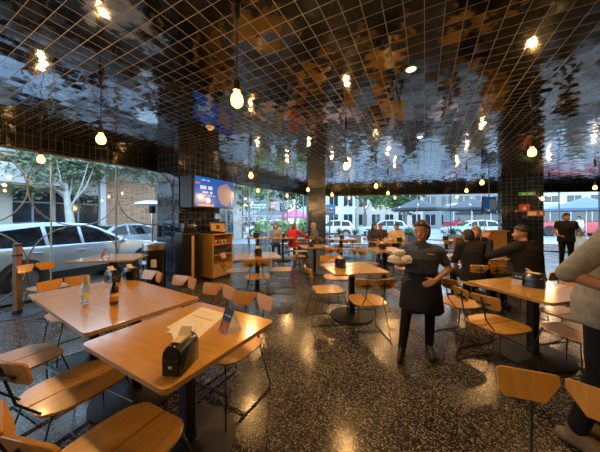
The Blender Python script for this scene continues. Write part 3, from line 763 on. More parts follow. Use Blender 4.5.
# ------------------------------------------------------------------ people
SK = {'tan': plain('skin_tan', (.40, .20, .115), .5, 0, .06), 'mid': plain('skin_mid', (.50, .27, .17), .5, 0, .06), 'fair': plain('skin_fair', (.60, .38, .28), .5, 0, .06)}
HAIR = {'black': plain('hair_black', (.007, .006, .006), .6, 0, .4, 60), 'brown': plain('hair_brown', (.07, .035, .018), .5, 0, .4, 60), 'grey': plain('hair_grey', (.30, .29, .28), .6, 0, .3, 60), 'blond': plain('hair_blond', (.36, .20, .08), .5, 0, .4, 60), 'auburn': plain('hair_auburn', (.16, .06, .025), .5, 0, .4, 60)}
def cloth(name, c, r=.8): return plain(name, c, r, 0, .18, 25, .25, bump=.15)
EYE = plain('eye_white', (.7, .68, .65), .25); PUP = plain('eye_dark', (.02, .012, .01), .2); LIP = plain('lip', (.32, .10, .08), .5); BROW = plain('brow', (.02, .013, .01), .7)

STAND = dict(pelvis=(0, 0, .93), waist=(0, .01, 1.07), chest=(0, .015, 1.27), neck=(0, 0, 1.45), head=(0, .025, 1.585),
             sh=(.185, 0, 1.395), el=(.235, -.02, 1.12), wr=(.245, .06, .88), hip=(.092, 0, .90), kn=(.10, .02, .50), an=(.105, -.015, .09), toe=(.12, .15, .035), hand=(0, .15, -1))
SIT = dict(pelvis=(0, 0, .555), waist=(0, .0, .70), chest=(0, .03, .91), neck=(0, .06, 1.09), head=(0, .10, 1.225),
           sh=(.185, .05, 1.035), el=(.25, .10, .78), wr=(.16, .34, .79), hip=(.095, .03, .545), kn=(.11, .43, .52), an=(.11, .40, .09), toe=(.12, .56, .035), hand=(-.4, 1, 0))

def hand(mb, w, d, side, curl=.4, s=1.0, palm=None):
    """palm, four unequal bent fingers and a thumb; w wrist, d direction; returns nothing"""
    d = V(d).normalized(); up = V(palm) if palm else V((0, 0, 1))
    if abs(d.dot(up.normalized())) > .9: up = V((0, 1, 0))
    lat = d.cross(up).normalized() * side; nrm = lat.cross(d).normalized() * side      # nrm points to the back of the hand
    w = V(w)
    for k, (off, ln) in enumerate(((-.030, .070), (-.010, .080), (.010, .075), (.028, .058))):
        k0 = w + lat * off * .6 * s; k1 = w + d * .085 * s + lat * off * s
        mb.caps(k0, k1, .014 * s, .0125 * s, 8)
        a = curl * .7; d1 = (d * math.cos(a) - nrm * math.sin(a)); p1 = k1 + d1 * ln * .5 * s
        a2 = curl * 1.7; d2 = (d * math.cos(a2) - nrm * math.sin(a2)); p2 = p1 + d2 * ln * .5 * s
        mb.caps(k1, p1, .0105 * s, .0095 * s, 8); mb.caps(p1, p2, .0095 * s, .008 * s, 8)
    t0 = w + d * .022 * s - lat * .022 * s; t1 = t0 + (d * .6 - lat * .75 - nrm * .3).normalized() * .045 * s; t2 = t1 + (d * .9 - lat * .25 - nrm * .4 * curl).normalized() * .034 * s
    mb.caps(t0, t1, .014 * s, .0115 * s, 8); mb.caps(t1, t2, .011 * s, .009 * s, 8)

def headform(mb, T, s=1.0, fem=False):
    """skull, jaw, nose, ears, lips ridge, brow ridge in head space (face +Y); T = head matrix"""
    g = bmesh.ops.create_uvsphere(mb.bm, u_segments=28, v_segments=20, radius=1)['verts']
    for v in g:
        x, y, z = v.co
        x *= .074; y *= .094; z *= .116
        if z < 0:
            k = -z / .116; x *= 1 - .34 * k; y = y * (1 - .16 * k) + .018 * k
        if y > .06: y = .06 + (y - .06) * .75
        v.co = (x, y, z)
    bmesh.ops.transform(mb.bm, matrix=T, verts=g)
    P = lambda x, y, z: T @ V((x, y, z))
    mb.caps(P(0, .083, .006), P(0, .101, -.022), .008, .0135, 10)
    for sx in (-1, 1):
        mb.caps(P(sx * .005, .095, -.027), P(sx * .011, .090, -.027), .007, .007, 8)
        mb.caps(P(sx * .012, .078, .030), P(sx * .045, .066, .027), .009, .008, 8)
        mb.caps(P(sx * .073, -.005, .018), P(sx * .070, .0, -.022), .012, .009, 8)
        mb.caps(P(sx * .038, .060, -.022), P(sx * .030, .066, -.045), .020, .018, 8)
    mb.caps(P(-.014, .083, -.052), P(.014, .083, -.052), .008, .008, 8)
    mb.caps(P(-.008, .078, -.086), P(.008, .078, -.086), .016, .016, 8)

def face(T, root, brow=True):
    P = lambda x, y, z: T @ V((x, y, z))
    q = T.to_3x3().to_4x4()
    for sx in (-1, 1):
        b = MB(); b.ball(P(sx * .030, .0735, .006), .0125, 1.15, .6, .62, M=q); e = part('eye', b, EYE, root, 180)
        b = MB(); b.ball(P(sx * .030, .0795, .006), .0066, 1, .5, 1, M=q); part('pupil', b, PUP, e, 180)
        if brow:
            b = MB(); b.caps(P(sx * .015, .0835, .030), P(sx * .045, .072, .031), .0045, .003, 8); part('eyebrow', b, BROW, root, 180)
    b = MB(); b.caps(P(-.019, .0845, -.051), P(.019, .0845, -.051), .0055, .0055, 8); b.caps(P(-.012, .0855, -.058), P(.012, .0855, -.058), .006, .006, 8); part('mouth', b, LIP, root, 180)

def hairform(T, root, style, m):
    b = MB(); g = bmesh.ops.create_uvsphere(b.bm, u_segments=32, v_segments=24, radius=1)['verts']
    for v in g:
        x, y, z = v.co
        v.co = (x * .082, y * .103 - .006, z * .122 + .006)
    kill = []
    for f in b.bm.faces:
        c = f.calc_center_median()
        line = .060 if style != 'bun' else .078
        front = c.y > .02 and c.z < line + (c.y - .07) * .4
        side_ = c.z < -.02 - (.06 if style in ('long', 'bob') else 0) and c.y > -.03
        low = c.z < (-.055 if style == 'short' else -.10)
        ear = style in ('short', 'bun') and abs(c.x) > .05 and c.z < (.055 if style == 'bun' else .03) and c.y > -.045
        if front or side_ or low or ear: kill.append(f)
    bmesh.ops.delete(b.bm, geom=kill, context='FACES')
    bmesh.ops.recalc_face_normals(b.bm, faces=b.bm.faces[:])
    bmesh.ops.solidify(b.bm, geom=b.bm.faces[:], thickness=-.010)
    if style == 'bun': b.ball((0, -.115, .045), .040, 1, .8, 1)
    if style == 'long':
        b.loft([((0, -.055, .06), .076, .05), ((0, -.075, -.03), .086, .052), ((0, -.085, -.12), .092, .048), ((0, -.085, -.20), .08, .04), ((0, -.08, -.26), .05, .02)], 18)
        for sx in (-1, 1): b.caps((sx * .078, -.01, .03), (sx * .085, .0, -.17), .022, .014, 10)
    if style == 'bob':
        b.loft([((0, -.03, .08), .074, .06), ((0, -.045, .0), .094, .07), ((0, -.05, -.08), .092, .062), ((0, -.05, -.11), .07, .05)], 18)
    bmesh.ops.transform(b.bm, matrix=T, verts=b.bm.verts[:])
    return part('hair', b, m, root, 180)

def person(name, label, loc, rz, base, skin='mid', hair=('short', 'black'), top=None, sleeve=2.0, pants=None, shoes=None, scale=1.0, stout=1.0, vox=.009, over=None, hyaw=0, hpitch=0, L=None, Rr=None, group=None, curlL=.5, curlR=.5, palmR=None, palmL=None, legs=True, fem=False, hs=1.0):
    """+Y is where the body faces, +X its own right. over / L / Rr override joints (both, left, right)."""
    J = dict(base); J.update(over or {})
    SD = {}
    for sd, ov in ((1, Rr or {}), (-1, L or {})):
        d = {}
        for k in ('sh', 'el', 'wr', 'hip', 'kn', 'an', 'toe', 'hand'):
            p = V(J[k]); p.x *= sd
            if k in ov: p = V(ov[k])
            d[k] = p
        SD[sd] = d
    for k in ('pelvis', 'waist', 'chest', 'neck', 'head'): J[k] = V(J[k])
    root = thing(name, label, 'person', loc, rz, group); root.scale = (scale,) * 3
    st = stout; hf = 1.07 if fem else 1.0
    T = Matrix.Translation(J['head']) @ Matrix.Rotation(hyaw, 4, 'Z') @ Matrix.Rotation(hpitch, 4, 'X') @ Matrix.Scale(hs, 4)
    sw = (SD[1]['sh'] - SD[-1]['sh']); side = sw.normalized()
    shm = (SD[1]['sh'] + SD[-1]['sh']) / 2
    def torso(mb, g=0, z0=0, neck=True):
        up = J['neck'] - J['chest']
        rings = [(J['pelvis'] + V((0, 0, -.07)), (.15 * st * hf + g), (.105 * st + g)), (J['pelvis'] + V((0, 0, .02)), .165 * st * hf + g, .118 * st + g), (J['waist'], .142 * st + g, .105 * st + g), (J['chest'], .165 * st + g, .118 * st + g),
                 (J['chest'].lerp(J['neck'], .5), .172 * st + g, .10 * st + g), (J['chest'].lerp(J['neck'], .80), .135 * st + g, .078 + g), (J['neck'] + up.normalized() * .01, .062 + g, .058 + g)]
        mb.loft(rings, 20, side)
        for sd in (1, -1): mb.caps(J['chest'].lerp(J['neck'], .72), SD[sd]['sh'], .062 + g, .056 * st + g)
    body = MB(); torso(body)
    body.caps(J['neck'] - (J['neck'] - J['chest']).normalized() * .03, T @ V((0, -.012, -.05)), .056, .052)
    headform(body, T)
    for sd in (1, -1):
        d = SD[sd]
        body.caps(d['sh'], d['el'], .050 * st, .039); body.caps(d['el'], d['wr'], .039, .026)
        hand(body, d['wr'], d['hand'], sd, curlR if sd == 1 else curlL, 1.0, palmR if sd == 1 else palmL)
        if legs:
            body.caps(d['hip'], d['kn'], .078 * st, .052); body.caps(d['kn'], d['an'], .052, .035); body.caps(d['an'], d['toe'], .034, .026)
    link('body', remesh(body, vox, 2), SK[skin], root)
    face(T, root); hairform(T, root, hair[0], HAIR[hair[1]])
    sh_ = MB(); torso(sh_, .017); sh_.loft([(J['pelvis'] + V((0, 0, -.12)), .172 * st * hf + .012, .124 * st + .012), (J['pelvis'] + V((0, 0, .04)), .172 * st * hf + .012, .124 * st + .012)], 20, side)
    for sd in (1, -1):
        d = SD[sd]
        if sleeve <= 1: e = d['sh'].lerp(d['el'], sleeve); sh_.caps(d['sh'], e, .064 * st, .060)
        else: sh_.caps(d['sh'], d['el'], .064 * st, .054); sh_.caps(d['el'], d['el'].lerp(d['wr'], min(.93, sleeve - 1)), .053, .043)
    link('shirt', remesh(sh_, vox * 1.2, 3), top, root)
    up = (J['neck'] - J['chest']).normalized()
    b = MB(); b.loft([(J['neck'] - up * .012, .075, .072), (J['neck'] + up * .030, .063, .062)], 18, side); part('collar', b, top, root, 60)
    if legs:
        tr = MB(); tr.loft([(J['pelvis'] + V((0, 0, -.09)), .155 * st * hf, .11 * st), (J['pelvis'] + V((0, 0, .0)), .170 * st * hf, .124 * st), (J['pelvis'].lerp(J['waist'], .4), .155 * st, .112 * st)], 20, side)
        for sd in (1, -1):
            d = SD[sd]; tr.caps(d['hip'], d['kn'], .088 * st, .064); tr.caps(d['kn'], d['kn'].lerp(d['an'], .93), .064, .050)
        link('trousers', remesh(tr, vox * 1.2, 3), pants, root)
        for sd in (1, -1):
            d = SD[sd]; b = MB(); f = d['toe'] - d['an']; f.z = 0; f = f.normalized()
            heel = d['an'] - f * .055; heel.z = d['an'].z - .048
            tip = d['toe'] + f * .03; tip.z = d['toe'].z + .002
            b.caps(heel, tip, .042, .036, 12); b.caps(d['an'] + V((0, 0, .03)), d['an'] - V((0, 0, .03)), .045, .048, 12); b.caps(d['an'], d['toe'], .043, .036, 12)
            zmin = d['an'].z - .09
            me = remesh(b, .010, 2)
            for v in me.vertices: v.co.z = max(v.co.z, zmin + .003)
            link('shoe', me, shoes, root)
    return root, J, SD, T

DARK = cloth('cloth_black', (.013, .013, .016)); CHAR = cloth('cloth_charcoal', (.052, .062, .092)); NAVYK = cloth('cloth_trouser_black', (.006, .006, .007))
GREYS = cloth('cloth_grey_knit', (.21, .21, .185)); REDC = cloth('cloth_red', (.55, .03, .035)); PALEB = cloth('cloth_pale_blue', (.30, .36, .45)); WHT = cloth('cloth_white', (.62, .55, .46)); JEAN = cloth('cloth_jeans', (.05, .075, .13)); MID = cloth('cloth_grey', (.13, .13, .13)); BROWN = cloth('cloth_brown', (.10, .06, .035))
SHOE = plain('shoe_black', (.010, .010, .010), .35); TANB = plain('boot_tan', (.17, .12, .06), .6)

# the waitress ---------------------------------------------------------------
wl, J, SD, T = person('person', 'waitress in charcoal shirt and dark apron carrying wrapped baskets on a plate', (1.36, 2.70, 0), facing(-.28, -.96), STAND, 'tan', ('bun', 'black'), CHAR, .62, NAVYK, SHOE, .868, 1.22, .0075,
    over=dict(head=(-.0, .035, 1.565), neck=(0, .0, 1.415), chest=(0, .015, 1.23)), hs=1.13, hyaw=R(-26), hpitch=R(-8), fem=True,
    Rr=dict(sh=(.195, 0, 1.31), el=(.27, .02, 1.13), wr=(.265, .26, 1.16), hand=(.10, .95, .12), an=(.245, .15, .09), kn=(.19, .10, .50), toe=(.29, .31, .035), hip=(.10, 0, .90)),
    L=dict(sh=(-.195, 0, 1.31), el=(-.33, -.02, 1.10), wr=(-.12, .20, .985), hand=(.75, .40, -.25), an=(-.10, -.02, .09), kn=(-.10, .02, .50), toe=(-.10, .16, .035)), curlR=.35, curlL=.5, palmR=(0, 0, -1), palmL=(0, 1, .3))
b = MB(); n = 26; rows = [(1.05, .20, .155), (.98, .215, .165), (.88, .235, .185), (.74, .25, .20), (.62, .262, .215), (.565, .268, .22)]
grid = []
for z, rx, ry in rows:
    grid.append([b.bm.verts.new((rx * math.cos(a), ry * math.sin(a), z + (.012 * math.sin(5 * a) if z < .6 else 0))) for a in [R(-35) + R(250) * k / n for k in range(n + 1)]])
for a, c in zip(grid, grid[1:]):
    for k in range(n): b.bm.faces.new((a[k], a[k + 1], c[k + 1], c[k]))
bmesh.ops.recalc_face_normals(b.bm, faces=b.bm.faces[:]); bmesh.ops.solidify(b.bm, geom=b.bm.faces[:], thickness=.006)
part('apron', b, DARK, wl, 180)
b = MB(); b.tube([(.198 * math.cos(a), .158 * math.sin(a), 1.045) for a in [2 * PI * k / 30 for k in range(30)]], .012, 8, closed=True); part('apron_tie', b, DARK, wl, 180)
b = MB(); b.box((-.085, .148, 1.295), (.09, .006, .016), rz=R(14), ry=R(-6)); part('name_tag', b, plain('name_tag', (.55, .45, .38), .4), wl)
b = MB(); b.box((0, .142, 1.22), (.022, .008, .26)); part('placket', b, CHAR, wl)
# what she carries
mw = Matrix.Translation(V(wl.location)) @ Matrix.Rotation(wl.rotation_euler.z, 4, 'Z') @ Matrix.Scale(.868, 4)
hp = mw @ (SD[1]['wr'] + V((.03, .07, .036)))
pz = hp.z
b = MB(); b.lathe([(0, 0), (.06, 0), (.105, .014), (.12, .020), (.12, .024), (.10, .020), (.06, .008), (0, .008)], 28)
o = part('serving_plate', b, M['white']); o.location = (hp.x, hp.y, pz); tag(o, 'white plate on the right hand of the waitress', 'plate')
for k, (dx, dy, dz, s, lab) in enumerate(((-.045, .0, .0, 1, 'left paper-wrapped basket on the plate of the waitress'), (.055, -.01, .0, .95, 'right paper-wrapped basket on the plate of the waitress'), (.0, .01, .062, .9, 'topmost paper-wrapped basket on the plate of the waitress'))):
    b = MB(); b.ball((0, 0, .038), .066 * s, 1.1, .9, .62, 18, 12)
    for v in b.bm.verts:
        v.co += V((rnd.uniform(-1, 1), rnd.uniform(-1, 1), rnd.uniform(-.6, 1))) * .006
        if v.co.z < .008: v.co.z = .008
    for q in range(4): a = q * 1.5 + k; b.box((.045 * math.cos(a), .04 * math.sin(a), .040), (.07, .004, .03), rz=a + 1.57, rx=R(50))
    o = part('wrapped_basket', b, plain('wrap_paper', (.66, .58, .48), .7)); o.location = (hp.x + dx, hp.y + dy, pz + .010 + dz); tag(o, lab, 'food basket', 'paper-wrapped baskets on the plate')

# man in grey at the right edge ------------------------------------------------
person('person', 'large person in grey long-sleeved top and black trousers cut off by the right edge', (1.99, 1.56, 0), facing(.6, -.8), STAND, 'tan', ('short', 'black'), GREYS, 1.02, NAVYK, TANB, 1.02, 1.12, .009,
    over=dict(waist=(0, .02, 1.06), chest=(0, .06, 1.25), neck=(0, .10, 1.44), head=(0, .17, 1.57)), hyaw=R(35), hpitch=R(-20),
    Rr=dict(sh=(.215, .03, 1.365), el=(.40, -.13, 1.155), wr=(.36, .14, 1.05), hand=(-.15, 1, -.3), an=(.12, -.12, .09), kn=(.11, -.02, .50), toe=(.15, .04, .035)),
    L=dict(sh=(-.215, .07, 1.365), el=(-.27, .06, 1.10), wr=(-.2, .32, 1.06), hand=(.3, 1, 0)))

def sit(label, x, y, fx, fy, **k): return person('person', label, (x, y, 0), facing(fx, fy), SIT, vox=.011, **k)
sit('diner in black with short black hair seated with his back to the camera', 2.95, 4.08, .1, .99, skin='tan', hair=('short', 'black'), top=DARK, pants=NAVYK, shoes=SHOE, stout=1.15, over=dict(neck=(0, .10, 1.07), head=(0, .16, 1.19)))
sit('diner in a dark jacket at the right leaning on an elbow, head turned left', 3.46, 3.62, -.30, .95, skin='tan', hair=('short', 'black'), top=DARK, pants=NAVYK, shoes=SHOE, scale=1.04, stout=1.28, hyaw=R(45),
    L=dict(el=(-.30, .36, .86), wr=(-.20, .40, 1.10), hand=(.2, .1, 1)))
sit('blonde woman with long hair facing the camera at the shared table', 3.78, 5.22, -.25, -.97, skin='mid', hair=('long', 'blond'), top=DARK, pants=NAVYK, shoes=SHOE, hyaw=R(-15))
sit('person in a red top seated by the back window, seen from behind', -.27, 9.05, .35, .94, skin='mid', hair=('bob', 'auburn'), top=REDC, pants=JEAN, shoes=SHOE, Rr=dict(el=(.34, .22, .86), wr=(.42, .46, .85)))
sit('person with grey hair in dark clothes at the corner pillar table', .62, 9.52, -.97, -.2, skin='mid', hair=('short', 'grey'), top=MID, pants=JEAN, shoes=SHOE)
sit('person with brown hair in pale blue by the left back window', -.98, 9.42, .2, -.97, skin='mid', hair=('bob', 'brown'), top=PALEB, pants=JEAN, shoes=SHOE)
sit('woman with dark hair in black at the far central table', 2.62, 8.62, .35, -.93, skin='mid', hair=('long', 'black'), top=CHAR, pants=JEAN, shoes=SHOE)
sit('man in a white shirt with dark hair at the far central table', 3.42, 8.50, -.35, -.93, skin='tan', hair=('short', 'black'), top=WHT, pants=JEAN, shoes=SHOE, stout=1.12)
sit('diner in brown between the dark-haired woman and the man in white', 3.05, 9.15, -.1, -.99, skin='tan', hair=('short', 'brown'), top=BROWN, pants=JEAN, shoes=SHOE)
person('person', 'man in a black vest standing before the far window right of the column', (8.15, 7.35, 0), facing(-.45, -.9), STAND, 'tan', ('short', 'black'), cloth('cloth_vest', (.012, .012, .014)), .45, NAVYK, SHOE, .98, 1.15, .012, Rr=dict(el=(.30, .02, 1.12), wr=(.26, .27, 1.02), hand=(-.4, 1, 0)), L=dict(el=(-.30, .02, 1.12), wr=(-.2, .27, 1.02), hand=(.4, 1, 0)))
# ------------------------------------------------------------------ the street and patio outside
SZ = -.12
asph = plain('asphalt', (.33, .36, .40), .5, 0, .2, 3); pave = plain('wet_paving', (.55, .58, .62), .3, 0, .14, 5)
b = MB(); b.box((0, 25, SZ - .05), (140, 110, .1)); struct('ground', b, asph, label='grey street surface outside')
b = MB(); o1 = wp(-14); b.box((-1.0, 14, -.07), (2.0, 46, .13)); struct('trim_4', b, pave, o1 + V((-.15, 0, 0)), WA, label='pale pavement outside the left windows')
b = MB(); b.box((10, 3.3, -.075), (28, 6.4, .14)); struct('trim_5', b, pave, P1 + V((-.2, .15, 0)), BA, label='pale patio paving beyond the far windows')

CG = glass('car_glass', (.10, .13, .15), .02, 1.6); TYRE = plain('tyre', (.012, .012, .013), .6); RIM = plain('alloy', (.45, .46, .48), .3, .9); CLAD = plain('dark_cladding', (.025, .026, .028), .5)
LAMPC = plain('headlamp', (.55, .58, .62), .12, .3); TAIL = plain('tail_lamp', (.40, .02, .02), .2)
def wheel(root, x, y, r=.33):
    sg = 1 if y > 0 else -1; Mx = Matrix.Rotation(R(-90 * sg), 4, 'X')
    b = MB(); b.lathe([(r * .62, -.10), (r * .95, -.10), (r, -.07), (r, .07), (r * .95, .10), (r * .66, .10), (r * .62, .06)], 28, (x, y, r), Mx); w = part('wheel', b, TYRE, root)
    b = MB(); b.lathe([(r * .66, .085), (r * .60, .095), (r * .56, .06), (0, .05)], 28, (x, y, r), Mx)
    for k in range(5):
        a = k * 2 * PI / 5; b.box((x + .11 * math.cos(a), y + sg * .075, r + .11 * math.sin(a)), (.20, .03, .05), ry=-a)
    part('rim', b, RIM, w)
def car(label, x, y, dx, dy, paint, kind='suv', group=None, detail=True, z=SZ):
    t = thing('parked_car', label, 'car', (x, y, z), math.atan2(dy, dx), group); hw = .88
    if kind == 'suv': low = [(-2.05, .28), (-2.12, .62), (-2.06, .95), (-1.85, 1.02), (1.05, 1.0), (1.75, .90), (2.08, .72), (2.12, .42), (2.0, .24)]; cab = [(-1.98, .98), (-1.72, 1.40), (-1.45, 1.50), (-.7, 1.545), (-.05, 1.50), (.25, 1.37), (.92, .98)]; top = 1.545
    else: low = [(-2.2, .28), (-2.25, .60), (-2.15, .88), (-1.6, .93), (1.1, .90), (1.9, .78), (2.22, .60), (2.25, .36), (2.1, .22)]; cab = [(-1.75, .90), (-1.1, 1.30), (-.6, 1.41), (.1, 1.41), (.5, 1.30), (1.2, .88)]; top = 1.41
    q = Matrix.Rotation(R(90), 4, 'X')
    b = MB(); b.prism(low, -hw, hw, q, bev=.09, seg=3); part('body', b, paint, t, 50)
    def yw(zz): return hw - .06 - (zz - .95) * .42
    b = MB(); n = len(cab)
    A = [b.bm.verts.new((px, -yw(pz), pz)) for px, pz in cab]; B = [b.bm.verts.new((px, yw(pz), pz)) for px, pz in cab]
    b.bm.faces.new(A); b.bm.faces.new(B[::-1])
    for k in range(n): b.bm.faces.new((A[k], B[k], B[(k + 1) % n], A[(k + 1) % n]))
    bmesh.ops.recalc_face_normals(b.bm, faces=b.bm.faces[:]); bmesh.ops.bevel(b.bm, geom=b.bm.edges[:], offset=.045, segments=2, affect='EDGES', profile=.6)
    part('cabin', b, paint, t, 50)
    zb = cab[0][1] + .02
    if kind == 'suv': sides = [[(-1.72, zb + .02), (-1.62, 1.36), (-.98, 1.45), (-.95, zb)], [(-.88, zb), (-.9, 1.45), (-.30, 1.46), (-.28, zb)], [(-.21, zb), (-.23, 1.455), (-.06, 1.43), (.18, 1.33), (.72, zb)]]
    else: sides = [[(-1.45, zb), (-1.02, 1.24), (-.62, 1.33), (-.60, zb)], [(-.52, zb), (-.52, 1.33), (.08, 1.33), (.42, 1.24), (.98, zb)]]
    for sg in (-1, 1):
        for pl in sides:
            b = MB(); vs = [b.bm.verts.new((px, sg * (yw(pz) + .006), pz)) for px, pz in pl]; b.bm.faces.new(vs); bmesh.ops.solidify(b.bm, geom=b.bm.faces[:], thickness=.008); part('side_window', b, plainglass, t)
    def pane(p0, p1, nm):
        b = MB(); d = V((p1[0] - p0[0], 0, p1[1] - p0[1])); nrm = V((d.z, 0, -d.x)).normalized()
        if nrm.z < 0: nrm = -nrm
        vs = [b.bm.verts.new(V((px, s * (yw(pz) - .09), pz)) + nrm * .006) for (px, pz), s in ((p0, -1), (p0, 1), (p1, 1), (p1, -1))]
        b.bm.faces.new(vs); bmesh.ops.solidify(b.bm, geom=b.bm.faces[:], thickness=.008); part(nm, b, plainglass, t)
    pane(cab[-1], cab[-2], 'windscreen'); pane(cab[0], cab[1], 'rear_window')
    for xx in (-1.32, 1.32):
        for yy in (-hw + .06, hw - .06): wheel(t, xx, yy, .335 if kind == 'suv' else .32)
    b = MB()
    for sg in (-1, 1):
        for xx in (-1.32, 1.32): b.lathe([(0, 0), (.40, 0), (.40, .012), (0, .012)], 28, (xx, sg * (hw - .002), .36), Matrix.Rotation(R(-90 * sg), 4, 'X'))
        if kind == 'suv': b.box((0, sg * (hw - .0), .33), (2.0, .03, .16))
    part('wheel_arch', b, CLAD, t)
    for sg in (-1, 1):
        b = MB(); b.ball((.58, sg * (hw + .08), 1.02), .09, .9, 1.1, .75); b.box((.60, sg * (hw - .02), .98), (.06, .14, .04)); part('mirror', b, paint, t, 180)
        b = MB(); b.ball((1.98, sg * (hw - .2), .76), .14, .9, 1.0, .5); part('headlamp', b, LAMPC, t, 180)
        b = MB(); b.ball((-2.04, sg * (hw - .16), .82), .12, .6, 1.0, .7); part('tail_lamp', b, TAIL, t, 180)
        b = MB(); b.box((-.32, sg * (hw + .008), .86), (.18, .03, .03), bev=.008); b.box((-1.12, sg * (hw + .008), .88), (.16, .03, .03), bev=.008); part('door_handle', b, paint, t)
    b = MB(); b.box((2.1, 0, .50), (.06, .9, .2)); part('grille', b, CLAD, t)
    b = MB(); b.box((-2.12, 0, .6), (.03, .5, .13)); part('number_plate', b, M['white'], t)
    return t
plainglass = plain('tinted_window', (.018, .024, .030), .06, 0, .1, spec=.8)
def paintm(n, c): return plain(n, c, .25, .15, .04, 3, .6, coat=.8)
silv = paintm('silver_blue_paint', (.44, .54, .66)); grey = paintm('grey_paint', (.28, .33, .38)); whit = paintm('white_paint', (.68, .70, .72)); redp = paintm('red_paint', (.50, .02, .03)); dkp = paintm('dark_paint', (.05, .06, .08))
d1 = V((.36, .93)).normalized(); ca = V((-6.65, 5.4)) + d1 * 1.32
car('pale silver hatchback close outside the left windows', ca.x, ca.y, d1.x, d1.y, silv)
car('grey saloon car behind the pale silver hatchback', -8.15, 11.6, .42, .9, grey, 'sedan')

# buildings -------------------------------------------------------------------
GW = plain('facade_glass', (.02, .026, .032), .08, 0, .25, 3, .8); CREAM = plain('facade_cream', (.42, .40, .36), .7, 0, .08); WHB = plain('facade_white', (.52, .54, .56), .6, 0, .06); DKB = plain('facade_grey', (.20, .21, .22), .7, 0, .12, 4); BRK = tile('facade_brick', (.24, .24, .08), (.32, .17, .09), (.42, .34, .26), .008, .6, .0, 1.45, .4, .7)
LITW = plain('soffit_warm_light_tint', (.62, .48, .30), .6, 0, .08)  # warm glow under the canopy put into the soffit and beam colour
fo = W0 + V((-.838, .545, 0)) * 8.0
bl = thing('street_building', 'street building across the road with white canopy band, dark shopfronts and brick', 'building', (fo.x, fo.y, SZ), WA)
def bx(nm, c, d, m, par, bev=0): b = MB(); b.box(c, d, bev=bev); return part(nm, b, m, par)
bx('wall', (-.5, 2.5, 2.7), (1, 21, 5.4), CREAM, bl)
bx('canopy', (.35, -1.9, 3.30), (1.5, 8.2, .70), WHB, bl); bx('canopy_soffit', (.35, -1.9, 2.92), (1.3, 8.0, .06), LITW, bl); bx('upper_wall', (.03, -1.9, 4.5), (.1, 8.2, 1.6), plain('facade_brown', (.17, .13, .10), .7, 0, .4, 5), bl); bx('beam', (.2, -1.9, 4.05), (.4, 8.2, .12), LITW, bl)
for y, w in ((-2.2, 2.4), (1.62, 1.05), (3.02, 1.45), (11.3, 1.6)):
    f = bx('shop_window', (.01, y, 1.4), (.06, w, 2.7), GW, bl)
    bx('window_bar', (.05, y, 1.5), (.03, .06, 2.9), DKB, f); bx('window_bar', (.05, y, 2.3), (.03, w, .06), DKB, f)
bx('brick_panel', (.05, 6.6, 1.8), (.14, 5.2, 3.6), BRK, bl); bx('pillar', (.12, 3.88, 1.9), (.3, .22, 3.8), WHB, bl)
bx('ledge', (.15, 2.5, 4.3), (.5, 21, .3), WHB, bl)
t = bx('round_sign', (.1, .35, 2.75), (.02, .02, .02), WHB, bl)
b = MB(); b.lathe([(0, 0), (.42, 0), (.42, .06), (0, .06)], 32, (.05, .1, 2.6), Matrix.Rotation(R(90), 4, 'Y')); rsn = part('round_sign', b, plain('sign_blue', (.05, .35, .62), .4), bl)
b = MB(); b.lathe([(.20, .06), (.30, .06), (.30, .075), (.20, .075)], 32, (.05, .1, 2.6), Matrix.Rotation(R(90), 4, 'Y')); part('sign_ring', b, M['white'], rsn)

def tree(label, x, y, h, r, m, n=1500, lean=(0, 0), leaf=.17, trunk=None, zc=None, name='street_tree'):
    t = thing(name, label, 'tree', (x, y, SZ)); rr = random.Random(int(abs(x * 91 + y * 37)))
    tk = MB(); top = V((lean[0], lean[1], h)); tk.tube([(0, 0, 0), top * .5 + V((.05, 0, 0)), top], [.20, .15, .08], 9)
    for k in range(6):
        a = k * 1.05; tk.tube([top * (.6 + .06 * k), top * .8 + V((math.cos(a) * r * .4, math.sin(a) * r * .4, r * .35)), top + V((math.cos(a) * r * .6, math.sin(a) * r * .6, r * .5))], [.05, .03, .012], 6)
    part('trunk', tk, trunk or plain('bark', (.16, .13, .10), .85, 0, .3, 12), t, 60)
    b = MB(); cl = [(top + V((rr.gauss(0, .5) * r, rr.gauss(0, .5) * r, r * .35 + rr.gauss(0, .32) * r)), r * rr.uniform(.35, .6)) for _ in range(11)]
    for _ in range(n):
        c, s = cl[rr.randrange(11)]; d = V((rr.gauss(0, 1), rr.gauss(0, 1), rr.gauss(0, 1))).normalized() * s * rr.random() ** .4; p = c + d
        a = V((rr.uniform(-1, 1), rr.uniform(-1, 1), rr.uniform(-.6, .6))).normalized(); q = a.orthogonal().normalized(); w = leaf * rr.uniform(.6, 1.2)
        q = (q * math.cos(rr.uniform(0, 6)) + a.cross(q) * .8).normalized()
        vs = [b.bm.verts.new(p + e) for e in (-a * w, q * w * .45, a * w, -q * w * .45)]; b.bm.faces.new(vs)
    link('foliage', b.mesh('foliage', None, False), m, t)
    return t
LEAF = leafmat('leaf_grey_green', (.06, .10, .05), (.19, .24, .14))
pale = plain('pale_bark', (.46, .46, .44), .8, 0, .15, 8)
tree('leafy tree with a pale leaning trunk outside the left windows', -9.35, 9.9, 3.1, 1.6, LEAF, 4800, (-.45, .1), .10, pale)
tree('leafy green tree before the brick front, right of the pale trunk', -6.9, 11.4, 3.9, 1.5, LEAF, 4200, (.2, 0), .10)
